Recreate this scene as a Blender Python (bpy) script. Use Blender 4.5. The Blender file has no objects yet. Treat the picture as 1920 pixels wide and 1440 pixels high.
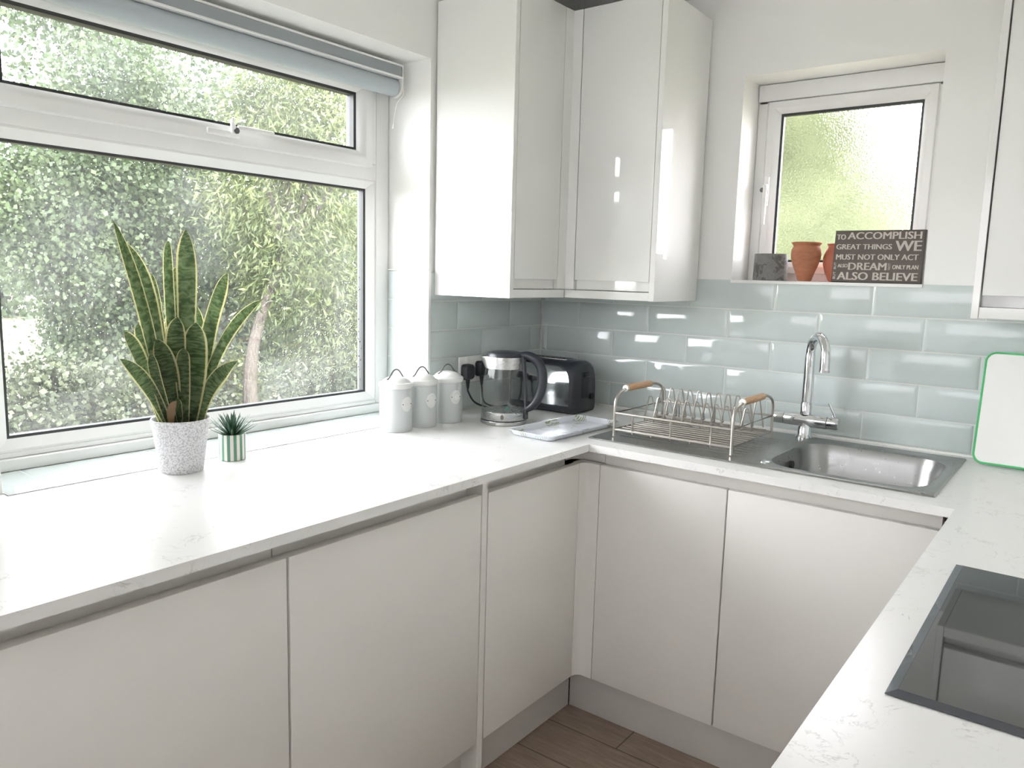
import bpy, bmesh, math, random
import numpy as np
from mathutils import Vector, Matrix
random.seed(7); rng = np.random.default_rng(11)
C = bpy.context.scene.collection
SC = bpy.context.scene
R = math.radians; PI = math.pi
B = 1.395            # height of the splashback's top edge above the floor
W = 0.900            # worktop surface
CEIL = B + 0.94

# ------------------------------------------------------------------ camera
yaw, pitch, roll = -0.6514, -0.1379, 0.0266
f = Vector((math.sin(yaw)*math.cos(pitch), math.cos(yaw)*math.cos(pitch), math.sin(pitch)))
r0 = Vector((math.cos(yaw), -math.sin(yaw), 0)); u0 = r0.cross(f)
rv = math.cos(roll)*r0 + math.sin(roll)*u0
uv = -math.sin(roll)*r0 + math.cos(roll)*u0
cam = bpy.data.cameras.new('camera'); cam.sensor_width = 36; cam.lens = 1444.75/1920*36
cam.clip_start = 0.02; cam.clip_end = 200
co = bpy.data.objects.new('camera', cam); C.objects.link(co); SC.camera = co
co.matrix_world = Matrix(((rv.x, uv.x, -f.x, 1.8074), (rv.y, uv.y, -f.y, -2.5554),
                          (rv.z, uv.z, -f.z, B-0.0114), (0, 0, 0, 1)))
# ------------------------------------------------------------------ light
SKY = 8.5; SUN = 11.0
w = bpy.data.worlds.new('sky'); SC.world = w; w.use_nodes = True
bg = w.node_tree.nodes['Background']; bg.inputs[1].default_value = SKY
wn, wl = w.node_tree.nodes, w.node_tree.links       # hazy white sky, brighter towards the horizon
wt_ = wn.new('ShaderNodeTexCoord'); wz = wn.new('ShaderNodeSeparateXYZ'); wl.new(wt_.outputs['Generated'], wz.inputs[0])
wr = wn.new('ShaderNodeValToRGB'); wl.new(wz.outputs['Z'], wr.inputs[0]); we = wr.color_ramp.elements; we.new(.35); we.new(.62)
for e_, (p_, k_) in zip(we, ((0, 1.45), (.35, 1.3), (.62, .58), (1, .45))): e_.position = p_; e_.color = (1.0*k_, .97*k_, 1.02*k_, 1)
wl.new(wr.outputs[0], bg.inputs[0])
sl = bpy.data.lights.new('sun', 'SUN'); sl.energy = SUN; sl.angle = R(3); sl.color = (1, 0.96, 0.9)
so = bpy.data.objects.new('sun', sl); C.objects.link(so)
so.rotation_euler = Vector((-0.82, 0.0, -0.57)).to_track_quat('-Z', 'Y').to_euler()
vs = SC.view_settings; vs.view_transform = 'Standard'; vs.look = 'None'; vs.exposure = 0.88; vs.gamma = 1; vs.use_curve_mapping = False
SC.cycles.max_bounces = 14; SC.cycles.diffuse_bounces = 8; SC.cycles.glossy_bounces = 6
SC.cycles.transmission_bounces = 10; SC.cycles.transparent_max_bounces = 16
SC.cycles.sample_clamp_indirect = 12; SC.cycles.use_denoising = True
SC.cycles.caustics_reflective = True; SC.cycles.blur_glossy = 0.5

# ------------------------------------------------------------------ materials
def s2l(c):
    return tuple((v/255/12.92 if v/255 <= .04045 else ((v/255+.055)/1.055)**2.4) for v in c)
MATS = {}
def mat(name, rgb, rough=.5, metal=0, spec=.5, **k):
    if name in MATS: return MATS[name]
    m = bpy.data.materials.new(name); m.use_nodes = True; MATS[name] = m
    b = m.node_tree.nodes['Principled BSDF']
    b.inputs['Base Color'].default_value = (*rgb, 1); b.inputs['Roughness'].default_value = rough
    b.inputs['Metallic'].default_value = metal; b.inputs['Specular IOR Level'].default_value = spec
    for kk, v in k.items(): b.inputs[kk.replace('_', ' ')].default_value = v
    return m
def nodes(m): return m.node_tree.nodes, m.node_tree.links, m.node_tree.nodes['Principled BSDF']
def texco(n, l, scale=(1,1,1), kind='Object', rot=(0,0,0)):
    t = n.new('ShaderNodeTexCoord'); mp = n.new('ShaderNodeMapping'); mp.inputs['Scale'].default_value = scale
    mp.inputs['Rotation'].default_value = rot
    l.new(t.outputs[kind], mp.inputs[0]); return mp.outputs[0]
def ramp(n, l, src, stops):
    r = n.new('ShaderNodeValToRGB'); e = r.color_ramp.elements
    while len(e) < len(stops): e.new(.5)
    for x, (p, c) in zip(e, stops):
        x.position = p; x.color = (*c, 1) if len(c) == 3 else c
    l.new(src, r.inputs[0]); return r.outputs[0]
def noise(n, l, v, scale, detail=4, rough=.5, dist=0):
    t = n.new('ShaderNodeTexNoise'); t.inputs['Scale'].default_value = scale; t.inputs['Detail'].default_value = detail
    t.inputs['Roughness'].default_value = rough; t.inputs['Distortion'].default_value = dist
    l.new(v, t.inputs['Vector']); return t
def bump(n, l, b, h, strength=.2, dist=.002):
    bm_ = n.new('ShaderNodeBump'); bm_.inputs['Strength'].default_value = strength; bm_.inputs['Distance'].default_value = dist
    l.new(h, bm_.inputs['Height']); l.new(bm_.outputs[0], b.inputs['Normal'])

plaster = mat('white_plaster', (.85, .85, .83), .75)
n, l, b = nodes(plaster); nz = noise(n, l, texco(n, l), 180, 3); bump(n, l, b, nz.outputs[0], .08, .001)
upvc = mat('white_upvc', (.80, .80, .79), .28)
gloss_white = mat('gloss_white_board', (.78, .78, .76), .04, spec=.6)
matt_white = mat('satin_white_board', (.80, .785, .755), .42)
plinth_m = mat('pale_grey_plinth', (.62, .60, .57), .45)
gasket = mat('black_gasket', (.03, .034, .036), .5)
chrome = mat('chrome', (.72, .74, .76), .09, 1)
steel = mat('brushed_steel', (.55, .555, .55), .26, 1)
n, l, b = nodes(steel); nz = noise(n, l, texco(n, l, (60, 60, 900)), 3, 3)
l.new(ramp(n, l, nz.outputs[0], [(.3, (.2,)*3), (.7, (.34,)*3)]), b.inputs['Roughness'])
sink_steel = mat('satin_sink_steel', (.34, .345, .335), .26, 1)
n, l, b = nodes(sink_steel); nz = noise(n, l, texco(n, l), 90, 5)
l.new(ramp(n, l, nz.outputs[0], [(.3, (.27,)*3), (.75, (.33,)*3)]), b.inputs['Roughness'])
wire_m = mat('satin_nickel_wire', (.47, .44, .40), .32, .85)
wood_grip = mat('pale_wood', (.58, .36, .2), .5)
n, l, b = nodes(wood_grip); nz = noise(n, l, texco(n, l, (120, 8, 120)), 3)
l.new(ramp(n, l, nz.outputs[0], [(.3, (.50, .29, .15)), (.7, (.66, .43, .26))]), b.inputs['Base Color'])
black_pl = mat('black_plastic', (.022, .025, .034), .3)
dark_slot = mat('dark_slot', (.012, .013, .016), .5)
white_pl = mat('white_plastic', (.78, .78, .76), .35)
grey_pl = mat('grey_plastic', (.10, .10, .10), .4)
grout = mat('pale_grout', (.72, .73, .70), .8)
tile_m = mat('sage_glazed_tile', (.50, .575, .545), .07, spec=.55)
n, l, b = nodes(tile_m); nz = noise(n, l, texco(n, l), 9, 2)
l.new(ramp(n, l, nz.outputs[0], [(.35, (.55, .61, .60)), (.7, (.585, .645, .635))]), b.inputs['Base Color'])
nz2 = noise(n, l, texco(n, l), 14, 1); bump(n, l, b, nz2.outputs[0], .025, .01)
sealant = mat('white_sealant', (.8, .8, .78), .35)

worktop_m = mat('white_quartz_laminate', (.8, .8, .79), .28)
n, l, b = nodes(worktop_m); v = texco(n, l)
n1 = noise(n, l, v, 15, 6, .6, 1.0); n2 = noise(n, l, v, 85, 3, .6)
veins = ramp(n, l, n1.outputs[0], [(.485, (0,)*3), (.5, (1,)*3), (.515, (0,)*3)])
gate = noise(n, l, v, 19, 2); g2 = ramp(n, l, gate.outputs[0], [(.5, (0,)*3), (.66, (1,)*3)])
specks = ramp(n, l, n2.outputs[0], [(.66, (0,)*3), (.76, (1,)*3)])
mul = n.new('ShaderNodeMath'); mul.operation = 'MULTIPLY'; l.new(veins, mul.inputs[0]); l.new(g2, mul.inputs[1])
mx = n.new('ShaderNodeMath'); mx.operation = 'MULTIPLY_ADD'; l.new(specks, mx.inputs[0]); mx.inputs[1].default_value = .28; l.new(mul.outputs[0], mx.inputs[2]); mx.use_clamp = True
mc = n.new('ShaderNodeMixRGB'); mc.inputs[1].default_value = (.80, .80, .785, 1); mc.inputs[2].default_value = (.55, .54, .52, 1)
l.new(mx.outputs[0], mc.inputs[0]); l.new(mc.outputs[0], b.inputs['Base Color'])

floor_m = mat('brown_grey_plank', (.2, .15, .12), .45)
n, l, b = nodes(floor_m); v = texco(n, l)
bt = n.new('ShaderNodeTexBrick'); bt.offset = .37; bt.inputs['Scale'].default_value = 1; bt.inputs['Mortar Size'].default_value = .0022
bt.inputs['Brick Width'].default_value = 1.25; bt.inputs['Row Height'].default_value = .165
bt.inputs['Color1'].default_value = (.37, .295, .24, 1); bt.inputs['Color2'].default_value = (.30, .235, .19, 1); bt.inputs['Mortar'].default_value = (.1, .078, .06, 1)
l.new(v, bt.inputs['Vector'])
g = noise(n, l, texco(n, l, (1.6, 14, 1)), 6, 8, .65, .6)
gm = n.new('ShaderNodeMixRGB'); gm.blend_type = 'MULTIPLY'; gm.inputs[0].default_value = .8
l.new(bt.outputs[0], gm.inputs[1]); l.new(ramp(n, l, g.outputs[0], [(.3, (.62, .6, .58)), (.7, (1.25, 1.22, 1.2))]), gm.inputs[2]); l.new(gm.outputs[0], b.inputs['Base Color'])

hob_m = mat('black_ceramic_glass', (.035, .037, .038), .025, spec=.9)
hob_edge = mat('polished_hob_edge', (.05, .055, .07), .03, spec=1.0)
board_m = mat('white_cutting_board', (.82, .82, .80), .5)
green_m = mat('green_board_rim', (.07, .48, .16), .45)
sign_m = mat('dark_brown_board', (.09, .072, .062), .6)
n, l, b = nodes(sign_m); nz = noise(n, l, texco(n, l, (6, 6, 60)), 5)
l.new(ramp(n, l, nz.outputs[0], [(.3, (.085, .068, .058)), (.75, (.125, .10, .086))]), b.inputs['Base Color'])
sign_edge = mat('charcoal_board_edge', (.05, .046, .044), .6)
letter_m = mat('cream_lettering', (.72, .68, .63), .6)
terra = mat('terracotta', (.42, .165, .085), .75)
n, l, b = nodes(terra); nz = noise(n, l, texco(n, l, (1, 1, 3)), 30)
l.new(ramp(n, l, nz.outputs[0], [(.3, (.37, .14, .07)), (.7, (.47, .20, .11))]), b.inputs['Base Color'])
terra2 = mat('red_terracotta', (.40, .12, .065), .6)
concrete = mat('grey_patterned_concrete', (.2, .2, .195), .8)
n, l, b = nodes(concrete); nz = noise(n, l, texco(n, l), 24, 5, .6, 1.5)
l.new(ramp(n, l, nz.outputs[0], [(.42, (.11, .11, .108)), (.5, (.23, .23, .225)), (.6, (.19, .19, .185))]), b.inputs['Base Color'])
pot_m = mat('speckled_white_pot', (.66, .66, .67), .7)
n, l, b = nodes(pot_m); nz = noise(n, l, texco(n, l), 260, 3, .6)
l.new(ramp(n, l, nz.outputs[0], [(.38, (.42, .42, .44)), (.55, (.72, .72, .73))]), b.inputs['Base Color']); bump(n, l, b, nz.outputs[0], .3, .001)
soil = mat('dark_potting_soil', (.035, .027, .022), .95)
n, l, b = nodes(soil); nz = noise(n, l, texco(n, l), 160); bump(n, l, b, nz.outputs[0], 1, .006)
l.new(ramp(n, l, nz.outputs[0], [(.4, (.02, .015, .012)), (.7, (.10, .075, .06))]), b.inputs['Base Color'])
stripe = mat('green_and_white_stripes', (.7, .7, .66), .4)
n, l, b = nodes(stripe); t = n.new('ShaderNodeUVMap'); sp = n.new('ShaderNodeSeparateXYZ'); l.new(t.outputs[0], sp.inputs[0])
m1 = n.new('ShaderNodeMath'); m1.operation = 'MULTIPLY'; m1.inputs[1].default_value = 13; l.new(sp.outputs[0], m1.inputs[0])
m2 = n.new('ShaderNodeMath'); m2.operation = 'FRACT'; l.new(m1.outputs[0], m2.inputs[0])
l.new(ramp(n, l, m2.outputs[0], [(0, (.12, .27, .18)), (.48, (.12, .27, .18)), (.5, (.76, .73, .68)), (1, (.76, .73, .68))]), b.inputs['Base Color'])
succ = mat('dark_green_succulent', (.045, .105, .06), .45)
leaf_m = mat('variegated_sword_leaf', (.1, .2, .06), .38)
n, l, b = nodes(leaf_m); t = n.new('ShaderNodeUVMap'); sp = n.new('ShaderNodeSeparateXYZ'); l.new(t.outputs[0], sp.inputs[0])
wv = n.new('ShaderNodeTexNoise'); wv.inputs['Scale'].default_value = 1; wv.inputs['Detail'].default_value = 3; wv.inputs['Distortion'].default_value = .6
mp = n.new('ShaderNodeMapping'); mp.inputs['Scale'].default_value = (2.2, 38, 1); l.new(t.outputs[0], mp.inputs[0]); l.new(mp.outputs[0], wv.inputs['Vector'])
band = ramp(n, l, wv.outputs[0], [(.40, (.06, .10, .04)), (.52, (.12, .175, .075)), (.62, (.18, .235, .12))])
ed = n.new('ShaderNodeMath'); ed.operation = 'SUBTRACT'; ed.inputs[1].default_value = .5; l.new(sp.outputs[0], ed.inputs[0])
ea = n.new('ShaderNodeMath'); ea.operation = 'ABSOLUTE'; l.new(ed.outputs[0], ea.inputs[0])
wob = n.new('ShaderNodeMath'); wob.operation = 'MULTIPLY_ADD'; l.new(wv.outputs[0], wob.inputs[0]); wob.inputs[1].default_value = .06; l.new(ea.outputs[0], wob.inputs[2])
em = ramp(n, l, wob.outputs[0], [(.425, (0,)*3), (.455, (1,)*3)])
mc = n.new('ShaderNodeMixRGB'); l.new(em, mc.inputs[0]); l.new(band, mc.inputs[1]); mc.inputs[2].default_value = (.60, .57, .33, 1)
l.new(mc.outputs[0], b.inputs['Base Color'])
tr = n.new('ShaderNodeBsdfTranslucent'); l.new(mc.outputs[0], tr.inputs[0]); ms = n.new('ShaderNodeMixShader'); ms.inputs[0].default_value = .38
l.new(b.outputs[0], ms.inputs[1]); l.new(tr.outputs[0], ms.inputs[2]); l.new(ms.outputs[0], n['Material Output'].inputs[0])
dry_leaf = mat('brown_dry_leaf', (.30, .20, .11), .6)
can_m = mat('pale_grey_enamel', (.56, .585, .585), .32)
canlid_m = mat('white_enamel', (.74, .75, .73), .3)
emblem_m = mat('raised_white_emblem', (.76, .77, .76), .35)
tin_wire = mat('dark_tin_wire', (.16, .15, .145), .35, .8)
blind_grey = mat('grey_blind_fabric', (.30, .33, .34), .7)
blind_roll = mat('blue_grey_blind_roll', (.42, .465, .49), .6)
tray_m = mat('botanical_print_tray', (.74, .75, .80), .22)
n, l, b = nodes(tray_m); v = texco(n, l)
a1 = noise(n, l, v, 17, 2, .5, 1.0); vo = n.new('ShaderNodeTexVoronoi'); vo.inputs['Scale'].default_value = 16; l.new(v, vo.inputs['Vector'])
wvx = n.new('ShaderNodeTexWave'); wvx.inputs['Scale'].default_value = 42; wvx.inputs['Distortion'].default_value = 5; wvx.inputs['Detail'].default_value = 1; l.new(v, wvx.inputs['Vector'])
la = ramp(n, l, a1.outputs[0], [(.53, (0,)*3), (.58, (1,)*3)]); lb = ramp(n, l, wvx.outputs[1], [(.45, (0,)*3), (.6, (1,)*3)])
mm = n.new('ShaderNodeMath'); mm.operation = 'MULTIPLY'; l.new(la, mm.inputs[0]); l.new(lb, mm.inputs[1])
mc = n.new('ShaderNodeMixRGB'); mc.inputs[1].default_value = (.70, .73, .79, 1); l.new(mm.outputs[0], mc.inputs[0])
l.new(ramp(n, l, vo.outputs['Color'], [(.3, (.28, .32, .17)), (.7, (.50, .56, .58))]), mc.inputs[2]); l.new(mc.outputs[0], b.inputs['Base Color'])

def schlick(n, l, f0=.04):
    g_ = n.new('ShaderNodeNewGeometry'); d = n.new('ShaderNodeVectorMath'); d.operation = 'DOT_PRODUCT'
    l.new(g_.outputs['Normal'], d.inputs[0]); l.new(g_.outputs['Incoming'], d.inputs[1])
    a = n.new('ShaderNodeMath'); a.operation = 'ABSOLUTE'; l.new(d.outputs['Value'], a.inputs[0])
    i = n.new('ShaderNodeMath'); i.operation = 'SUBTRACT'; i.inputs[0].default_value = 1; l.new(a.outputs[0], i.inputs[1]); i.use_clamp = True
    p = n.new('ShaderNodeMath'); p.operation = 'POWER'; l.new(i.outputs[0], p.inputs[0]); p.inputs[1].default_value = 5
    m_ = n.new('ShaderNodeMath'); m_.operation = 'MULTIPLY_ADD'; l.new(p.outputs[0], m_.inputs[0]); m_.inputs[1].default_value = 1-f0; m_.inputs[2].default_value = f0
    return m_.outputs[0]
def glass_pane(name, drops=True):
    m = bpy.data.materials.new(name); m.use_nodes = True; n = m.node_tree.nodes; l = m.node_tree.links; n.clear()
    out = n.new('ShaderNodeOutputMaterial'); tr = n.new('ShaderNodeBsdfTransparent'); tr.inputs[0].default_value = (.95, .97, .96, 1)
    gl = n.new('ShaderNodeBsdfGlossy'); gl.inputs['Roughness'].default_value = .01
    mx = n.new('ShaderNodeMixShader')
    l.new(schlick(n, l), mx.inputs[0]); l.new(tr.outputs[0], mx.inputs[1]); l.new(gl.outputs[0], mx.inputs[2])
    last = mx.outputs[0]
    if drops:
        v = texco(n, l); vo = n.new('ShaderNodeTexVoronoi'); vo.inputs['Scale'].default_value = 95; l.new(v, vo.inputs['Vector'])
        sep = n.new('ShaderNodeSeparateColor'); l.new(vo.outputs['Color'], sep.inputs[0])
        th = n.new('ShaderNodeMath'); th.operation = 'MULTIPLY'; th.inputs[1].default_value = .30; l.new(sep.outputs[0], th.inputs[0])
        gz = noise(n, l, v, 2.2, 2); g_ = ramp(n, l, gz.outputs[0], [(.38, (0,)*3), (.62, (1,)*3)])
        th2 = n.new('ShaderNodeMath'); th2.operation = 'MULTIPLY'; l.new(th.outputs[0], th2.inputs[0]); l.new(g_, th2.inputs[1])
        lt = n.new('ShaderNodeMath'); lt.operation = 'LESS_THAN'; l.new(vo.outputs['Distance'], lt.inputs[0]); l.new(th2.outputs[0], lt.inputs[1])
        rf = n.new('ShaderNodeBsdfRefraction'); rf.inputs['IOR'].default_value = 1.33; rf.inputs['Roughness'].default_value = .05
        bp = n.new('ShaderNodeBump'); bp.inputs['Strength'].default_value = 1; bp.inputs['Distance'].default_value = .02; bp.invert = True
        l.new(vo.outputs['Distance'], bp.inputs['Height']); l.new(bp.outputs[0], rf.inputs['Normal'])
        du = n.new('ShaderNodeBsdfTranslucent'); du.inputs[0].default_value = (.9, .92, .95, 1); dz = noise(n, l, v, 3.5, 4)     # dusty film put in as a haze that lifts the garden's darks
        m3 = n.new('ShaderNodeMixShader'); l.new(ramp(n, l, dz.outputs[0], [(.35, (.004,)*3), (.75, (.028,)*3)]), m3.inputs[0]); l.new(last, m3.inputs[1]); l.new(du.outputs[0], m3.inputs[2]); last = m3.outputs[0]
        m2 = n.new('ShaderNodeMixShader'); l.new(lt.outputs[0], m2.inputs[0]); l.new(last, m2.inputs[1]); l.new(rf.outputs[0], m2.inputs[2]); last = m2.outputs[0]
    l.new(last, out.inputs[0]); return m
pane_m = glass_pane('clear_rain_spotted_glass'); clear_m = glass_pane('clear_glass', False)
frost_m = bpy.data.materials.new('frosted_glass'); frost_m.use_nodes = True; n = frost_m.node_tree.nodes; l = frost_m.node_tree.links; n.clear()
out = n.new('ShaderNodeOutputMaterial'); rf = n.new('ShaderNodeBsdfRefraction'); rf.inputs['IOR'].default_value = 1.2; rf.inputs['Roughness'].default_value = .19
gl = n.new('ShaderNodeBsdfGlossy'); gl.inputs['Roughness'].default_value = .2; 
tl = n.new('ShaderNodeBsdfTransparent'); tl.inputs[0].default_value = (.95,)*3 + (1,)
v = texco(n, l); vo = n.new('ShaderNodeTexVoronoi'); vo.inputs['Scale'].default_value = 190; l.new(v, vo.inputs['Vector'])
bp = n.new('ShaderNodeBump'); bp.inputs['Strength'].default_value = .3; bp.inputs['Distance'].default_value = .004; l.new(vo.outputs['Distance'], bp.inputs['Height']); l.new(bp.outputs[0], rf.inputs['Normal'])
ma = n.new('ShaderNodeMixShader'); ma.inputs[0].default_value = .0; l.new(rf.outputs[0], ma.inputs[1]); l.new(tl.outputs[0], ma.inputs[2])
mb = n.new('ShaderNodeMixShader'); l.new(schlick(n, l), mb.inputs[0]); l.new(ma.outputs[0], mb.inputs[1]); l.new(gl.outputs[0], mb.inputs[2]); l.new(mb.outputs[0], out.inputs[0])
kettle_glass = glass_pane('clear_kettle_glass', False)

def leaf_mat(name, c1, c2, trans=.35, c3=None):
    m = bpy.data.materials.new(name); m.use_nodes = True; n, l, b = nodes(m)
    b.inputs['Roughness'].default_value = .5
    nz = noise(n, l, texco(n, l), 1.3, 4, .6); ge = n.new('ShaderNodeNewGeometry')
    av = n.new('ShaderNodeMath'); av.operation = 'MULTIPLY_ADD'; l.new(ge.outputs['Random Per Island'], av.inputs[0]); av.inputs[1].default_value = .36
    sh = n.new('ShaderNodeMath'); sh.operation = 'MULTIPLY_ADD'; l.new(nz.outputs[0], sh.inputs[0]); sh.inputs[1].default_value = 1.1; sh.inputs[2].default_value = -.3; l.new(sh.outputs[0], av.inputs[2])
    col = ramp(n, l, av.outputs[0], [(.25, c1), (.85, c2)])
    l.new(col, b.inputs['Base Color'])
    t = n.new('ShaderNodeBsdfTranslucent'); l.new(col, t.inputs[0]); ms = n.new('ShaderNodeMixShader'); ms.inputs[0].default_value = trans
    l.new(b.outputs[0], ms.inputs[1]); l.new(t.outputs[0], ms.inputs[2]); l.new(ms.outputs[0], n['Material Output'].inputs[0])
    return m
bark = mat('grey_brown_bark', (.05,.04,.033), .9)
n, l, b = nodes(bark); nz = noise(n, l, texco(n, l, (8, 8, 2)), 8); bump(n, l, b, nz.outputs[0], .8, .02)
l.new(ramp(n, l, nz.outputs[0], [(.3, (.03, .024, .02)), (.7, (.075, .062, .052))]), b.inputs['Base Color'])
lawn_m = mat('sunlit_grass', (.3, .33, .1), .9)
n, l, b = nodes(lawn_m); nz = noise(n, l, texco(n, l), 1.2, 8, .7)
l.new(ramp(n, l, nz.outputs[0], [(.3, (.13, .135, .07)), (.7, (.22, .21, .12))]), b.inputs['Base Color'])

# ------------------------------------------------------------------ mesh helpers
ORI = {}
def link(o): C.objects.link(o); return o
def thing(name, label, cat, loc, group=None):
    o = link(bpy.data.objects.new(name, None)); o.location = loc; o.empty_display_size = .05
    o['label'] = label; o['category'] = cat
    if group: o['group'] = group
    ORI[o] = Vector(loc); return o
def struct_root(name, loc=(0, 0, 0)):
    o = link(bpy.data.objects.new(name, None)); o.location = loc; o['kind'] = 'structure'; ORI[o] = Vector(loc); return o
def obj(name, bm, m, parent=None, smooth=35, label=None, mesh=None):
    if mesh is None:
        bmesh.ops.recalc_face_normals(bm, faces=bm.faces[:])
        me = bpy.data.meshes.new(name); bm.to_mesh(me); bm.free()
    else: me = mesh
    for mm in (m if isinstance(m, (list, tuple)) else [m]): me.materials.append(mm)
    if smooth and len(me.polygons):
        me.polygons.foreach_set('use_smooth', [True]*len(me.polygons)); me.set_sharp_from_angle(angle=R(smooth))
    o = link(bpy.data.objects.new(name, me))
    if parent:
        me.transform(Matrix.Translation(-ORI[parent])); o.parent = parent; ORI[o] = ORI[parent]
    else: ORI[o] = Vector((0, 0, 0))
    if label: o['label'] = label
    return o
def struct(name, bm, m, parent=None, smooth=35):
    o = obj(name, bm, m, parent, smooth)
    if not parent: o['kind'] = 'structure'
    return o
def tag(o, label, cat, group=None):
    """a thing that is one mesh: its origin goes to its base"""
    bb = [Vector(c) for c in o.bound_box]; mn = [min(c[i] for c in bb) for i in range(3)]; mxx = [max(c[i] for c in bb) for i in range(3)]
    p = Vector(((mn[0]+mxx[0])/2, (mn[1]+mxx[1])/2, mn[2]))
    o.data.transform(Matrix.Translation(-p)); o.location = p; ORI[o] = p
    o['label'] = label; o['category'] = cat
    if group: o['group'] = group
    return o
def nb(): return bmesh.new()
def box(bm, lo, hi, bev=0, seg=1, mi=0):
    x0, y0, z0 = lo; x1, y1, z1 = hi
    vs_ = [bm.verts.new(p) for p in ((x0,y0,z0),(x1,y0,z0),(x1,y1,z0),(x0,y1,z0),(x0,y0,z1),(x1,y0,z1),(x1,y1,z1),(x0,y1,z1))]
    fs = [bm.faces.new([vs_[i] for i in q]) for q in ((3,2,1,0),(4,5,6,7),(0,1,5,4),(1,2,6,5),(2,3,7,6),(3,0,4,7))]
    for q in fs: q.material_index = mi
    if bev:
        es = list({e for q in fs for e in q.edges})
        bmesh.ops.bevel(bm, geom=es, offset=bev, segments=seg, profile=.5, affect='EDGES')
    return bm
def bx(lo, hi, bev=0, seg=1): return box(nb(), lo, hi, bev, seg)
def loft(bm, loops, closed=True, cap0=False, cap1=False, mi=0):
    V = [[bm.verts.new(p) for p in lp] for lp in loops]
    for a, c in zip(V, V[1:]):
        k = len(a)
        for i in range(k if closed else k-1):
            q = bm.faces.new((a[i], a[(i+1) % k], c[(i+1) % k], c[i])); q.material_index = mi
    if cap0: bm.faces.new(V[0]).material_index = mi
    if cap1: bm.faces.new(V[-1][::-1]).material_index = mi
    return V
def lathe(bm, prof, c=(0, 0, 0), seg=48, cap0=False, cap1=False, mi=0):
    loops = [[(c[0]+r_*math.cos(2*PI*i/seg), c[1]+r_*math.sin(2*PI*i/seg), c[2]+z) for i in range(seg)] for r_, z in prof]
    return loft(bm, loops, True, cap0, cap1, mi)
def cyl(bm, p0, p1, r_, seg=20, r1=None):
    return tube(bm, [p0, p1], r_ if r1 is None else [r_, r1], seg)
def tube(bm, pts, r_, seg=8, closed=False, caps=True):
    P = [Vector(p) for p in pts]; N = len(P)
    rr = r_ if isinstance(r_, (list, tuple)) else [r_]*N
    T = []
    for i in range(N):
        if closed: t = P[(i+1) % N]-P[i-1]
        else: t = P[min(i+1, N-1)]-P[max(i-1, 0)]
        T.append(t.normalized())
    a = Vector((0, 0, 1)) if abs(T[0].z) < .9 else Vector((1, 0, 0))
    u = T[0].cross(a).normalized(); loops = []
    for i in range(N):
        u = (u - T[i]*u.dot(T[i])).normalized(); v_ = T[i].cross(u)
        loops.append([P[i]+(u*math.cos(2*PI*k/seg)+v_*math.sin(2*PI*k/seg))*rr[i] for k in range(seg)])
    if closed: loops.append(loops[0]); 
    loft(bm, loops, True, caps and not closed, caps and not closed)
    if closed: bmesh.ops.remove_doubles(bm, verts=bm.verts[:], dist=1e-6)
def smooth_path(pts, k=6):
    P = [Vector(p) for p in pts]; out_ = []
    for i in range(len(P)-1):
        p0 = P[max(i-1, 0)]; p1 = P[i]; p2 = P[i+1]; p3 = P[min(i+2, len(P)-1)]
        for s in range(k):
            t = s/k
            out_.append(.5*((2*p1)+(p2-p0)*t+(2*p0-5*p1+4*p2-p3)*t*t+(3*p1-p0-3*p2+p3)*t**3))
    out_.append(P[-1]); return out_
def fillet(pts, r_, k=5):
    """polyline with rounded corners"""
    P = [Vector(p) for p in pts]; out_ = [P[0]]
    for i in range(1, len(P)-1):
        a = (P[i-1]-P[i]); c = (P[i+1]-P[i]); rr = min(r_, a.length*.49, c.length*.49)
        a = P[i]+a.normalized()*rr; c = P[i]+c.normalized()*rr
        for s in range(k+1):
            t = s/k; out_.append(a*(1-t)**2+P[i]*2*t*(1-t)+c*t*t)
    out_.append(P[-1]); return out_
def rrect(cx, cy, hx, hy, r_, z, seg=6):
    o = []
    for (sx, sy, a0) in ((1,1,0),(-1,1,90),(-1,-1,180),(1,-1,270)):
        for k in range(seg+1):
            a = R(a0+90*k/seg); o.append((cx+sx*(hx-r_)+r_*math.cos(a), cy+sy*(hy-r_)+r_*math.sin(a), z))
    return o
def prism(bm, poly, z0, z1):
    loft(bm, [[(x, y, z0) for x, y in poly], [(x, y, z1) for x, y in poly]], True, True, True)
    return bm
def ring(bm, ax, rect, prof, mi=0):
    """mitred frame: rect (a0,a1,z0,z1) in the wall's plane, prof = [(inset, depth)], closed section. ax 0: plane x=const (a=y); ax 1: y=const (a=x)"""
    loops = []
    for ins, d in prof + [prof[0]]:
        a0, a1, z0, z1 = rect[0]+ins, rect[1]-ins, rect[2]+ins, rect[3]-ins
        q = [(a0, z0), (a1, z0), (a1, z1), (a0, z1)]
        loops.append([((d, a, z) if ax == 0 else (a, d, z)) for a, z in q])
    loft(bm, loops, True, mi=mi); bmesh.ops.remove_doubles(bm, verts=bm.verts[:], dist=1e-6)
def dup(root, loc, rotz=0, label=None):
    r_ = root.copy(); link(r_); r_.location = loc; r_.rotation_euler = (0, 0, rotz)
    if label: r_['label'] = label
    for ch in list(root.children):
        c = ch.copy(); link(c); c.parent = r_
        for g_ in ch.children: d = g_.copy(); link(d); d.parent = c
    return r_
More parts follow.
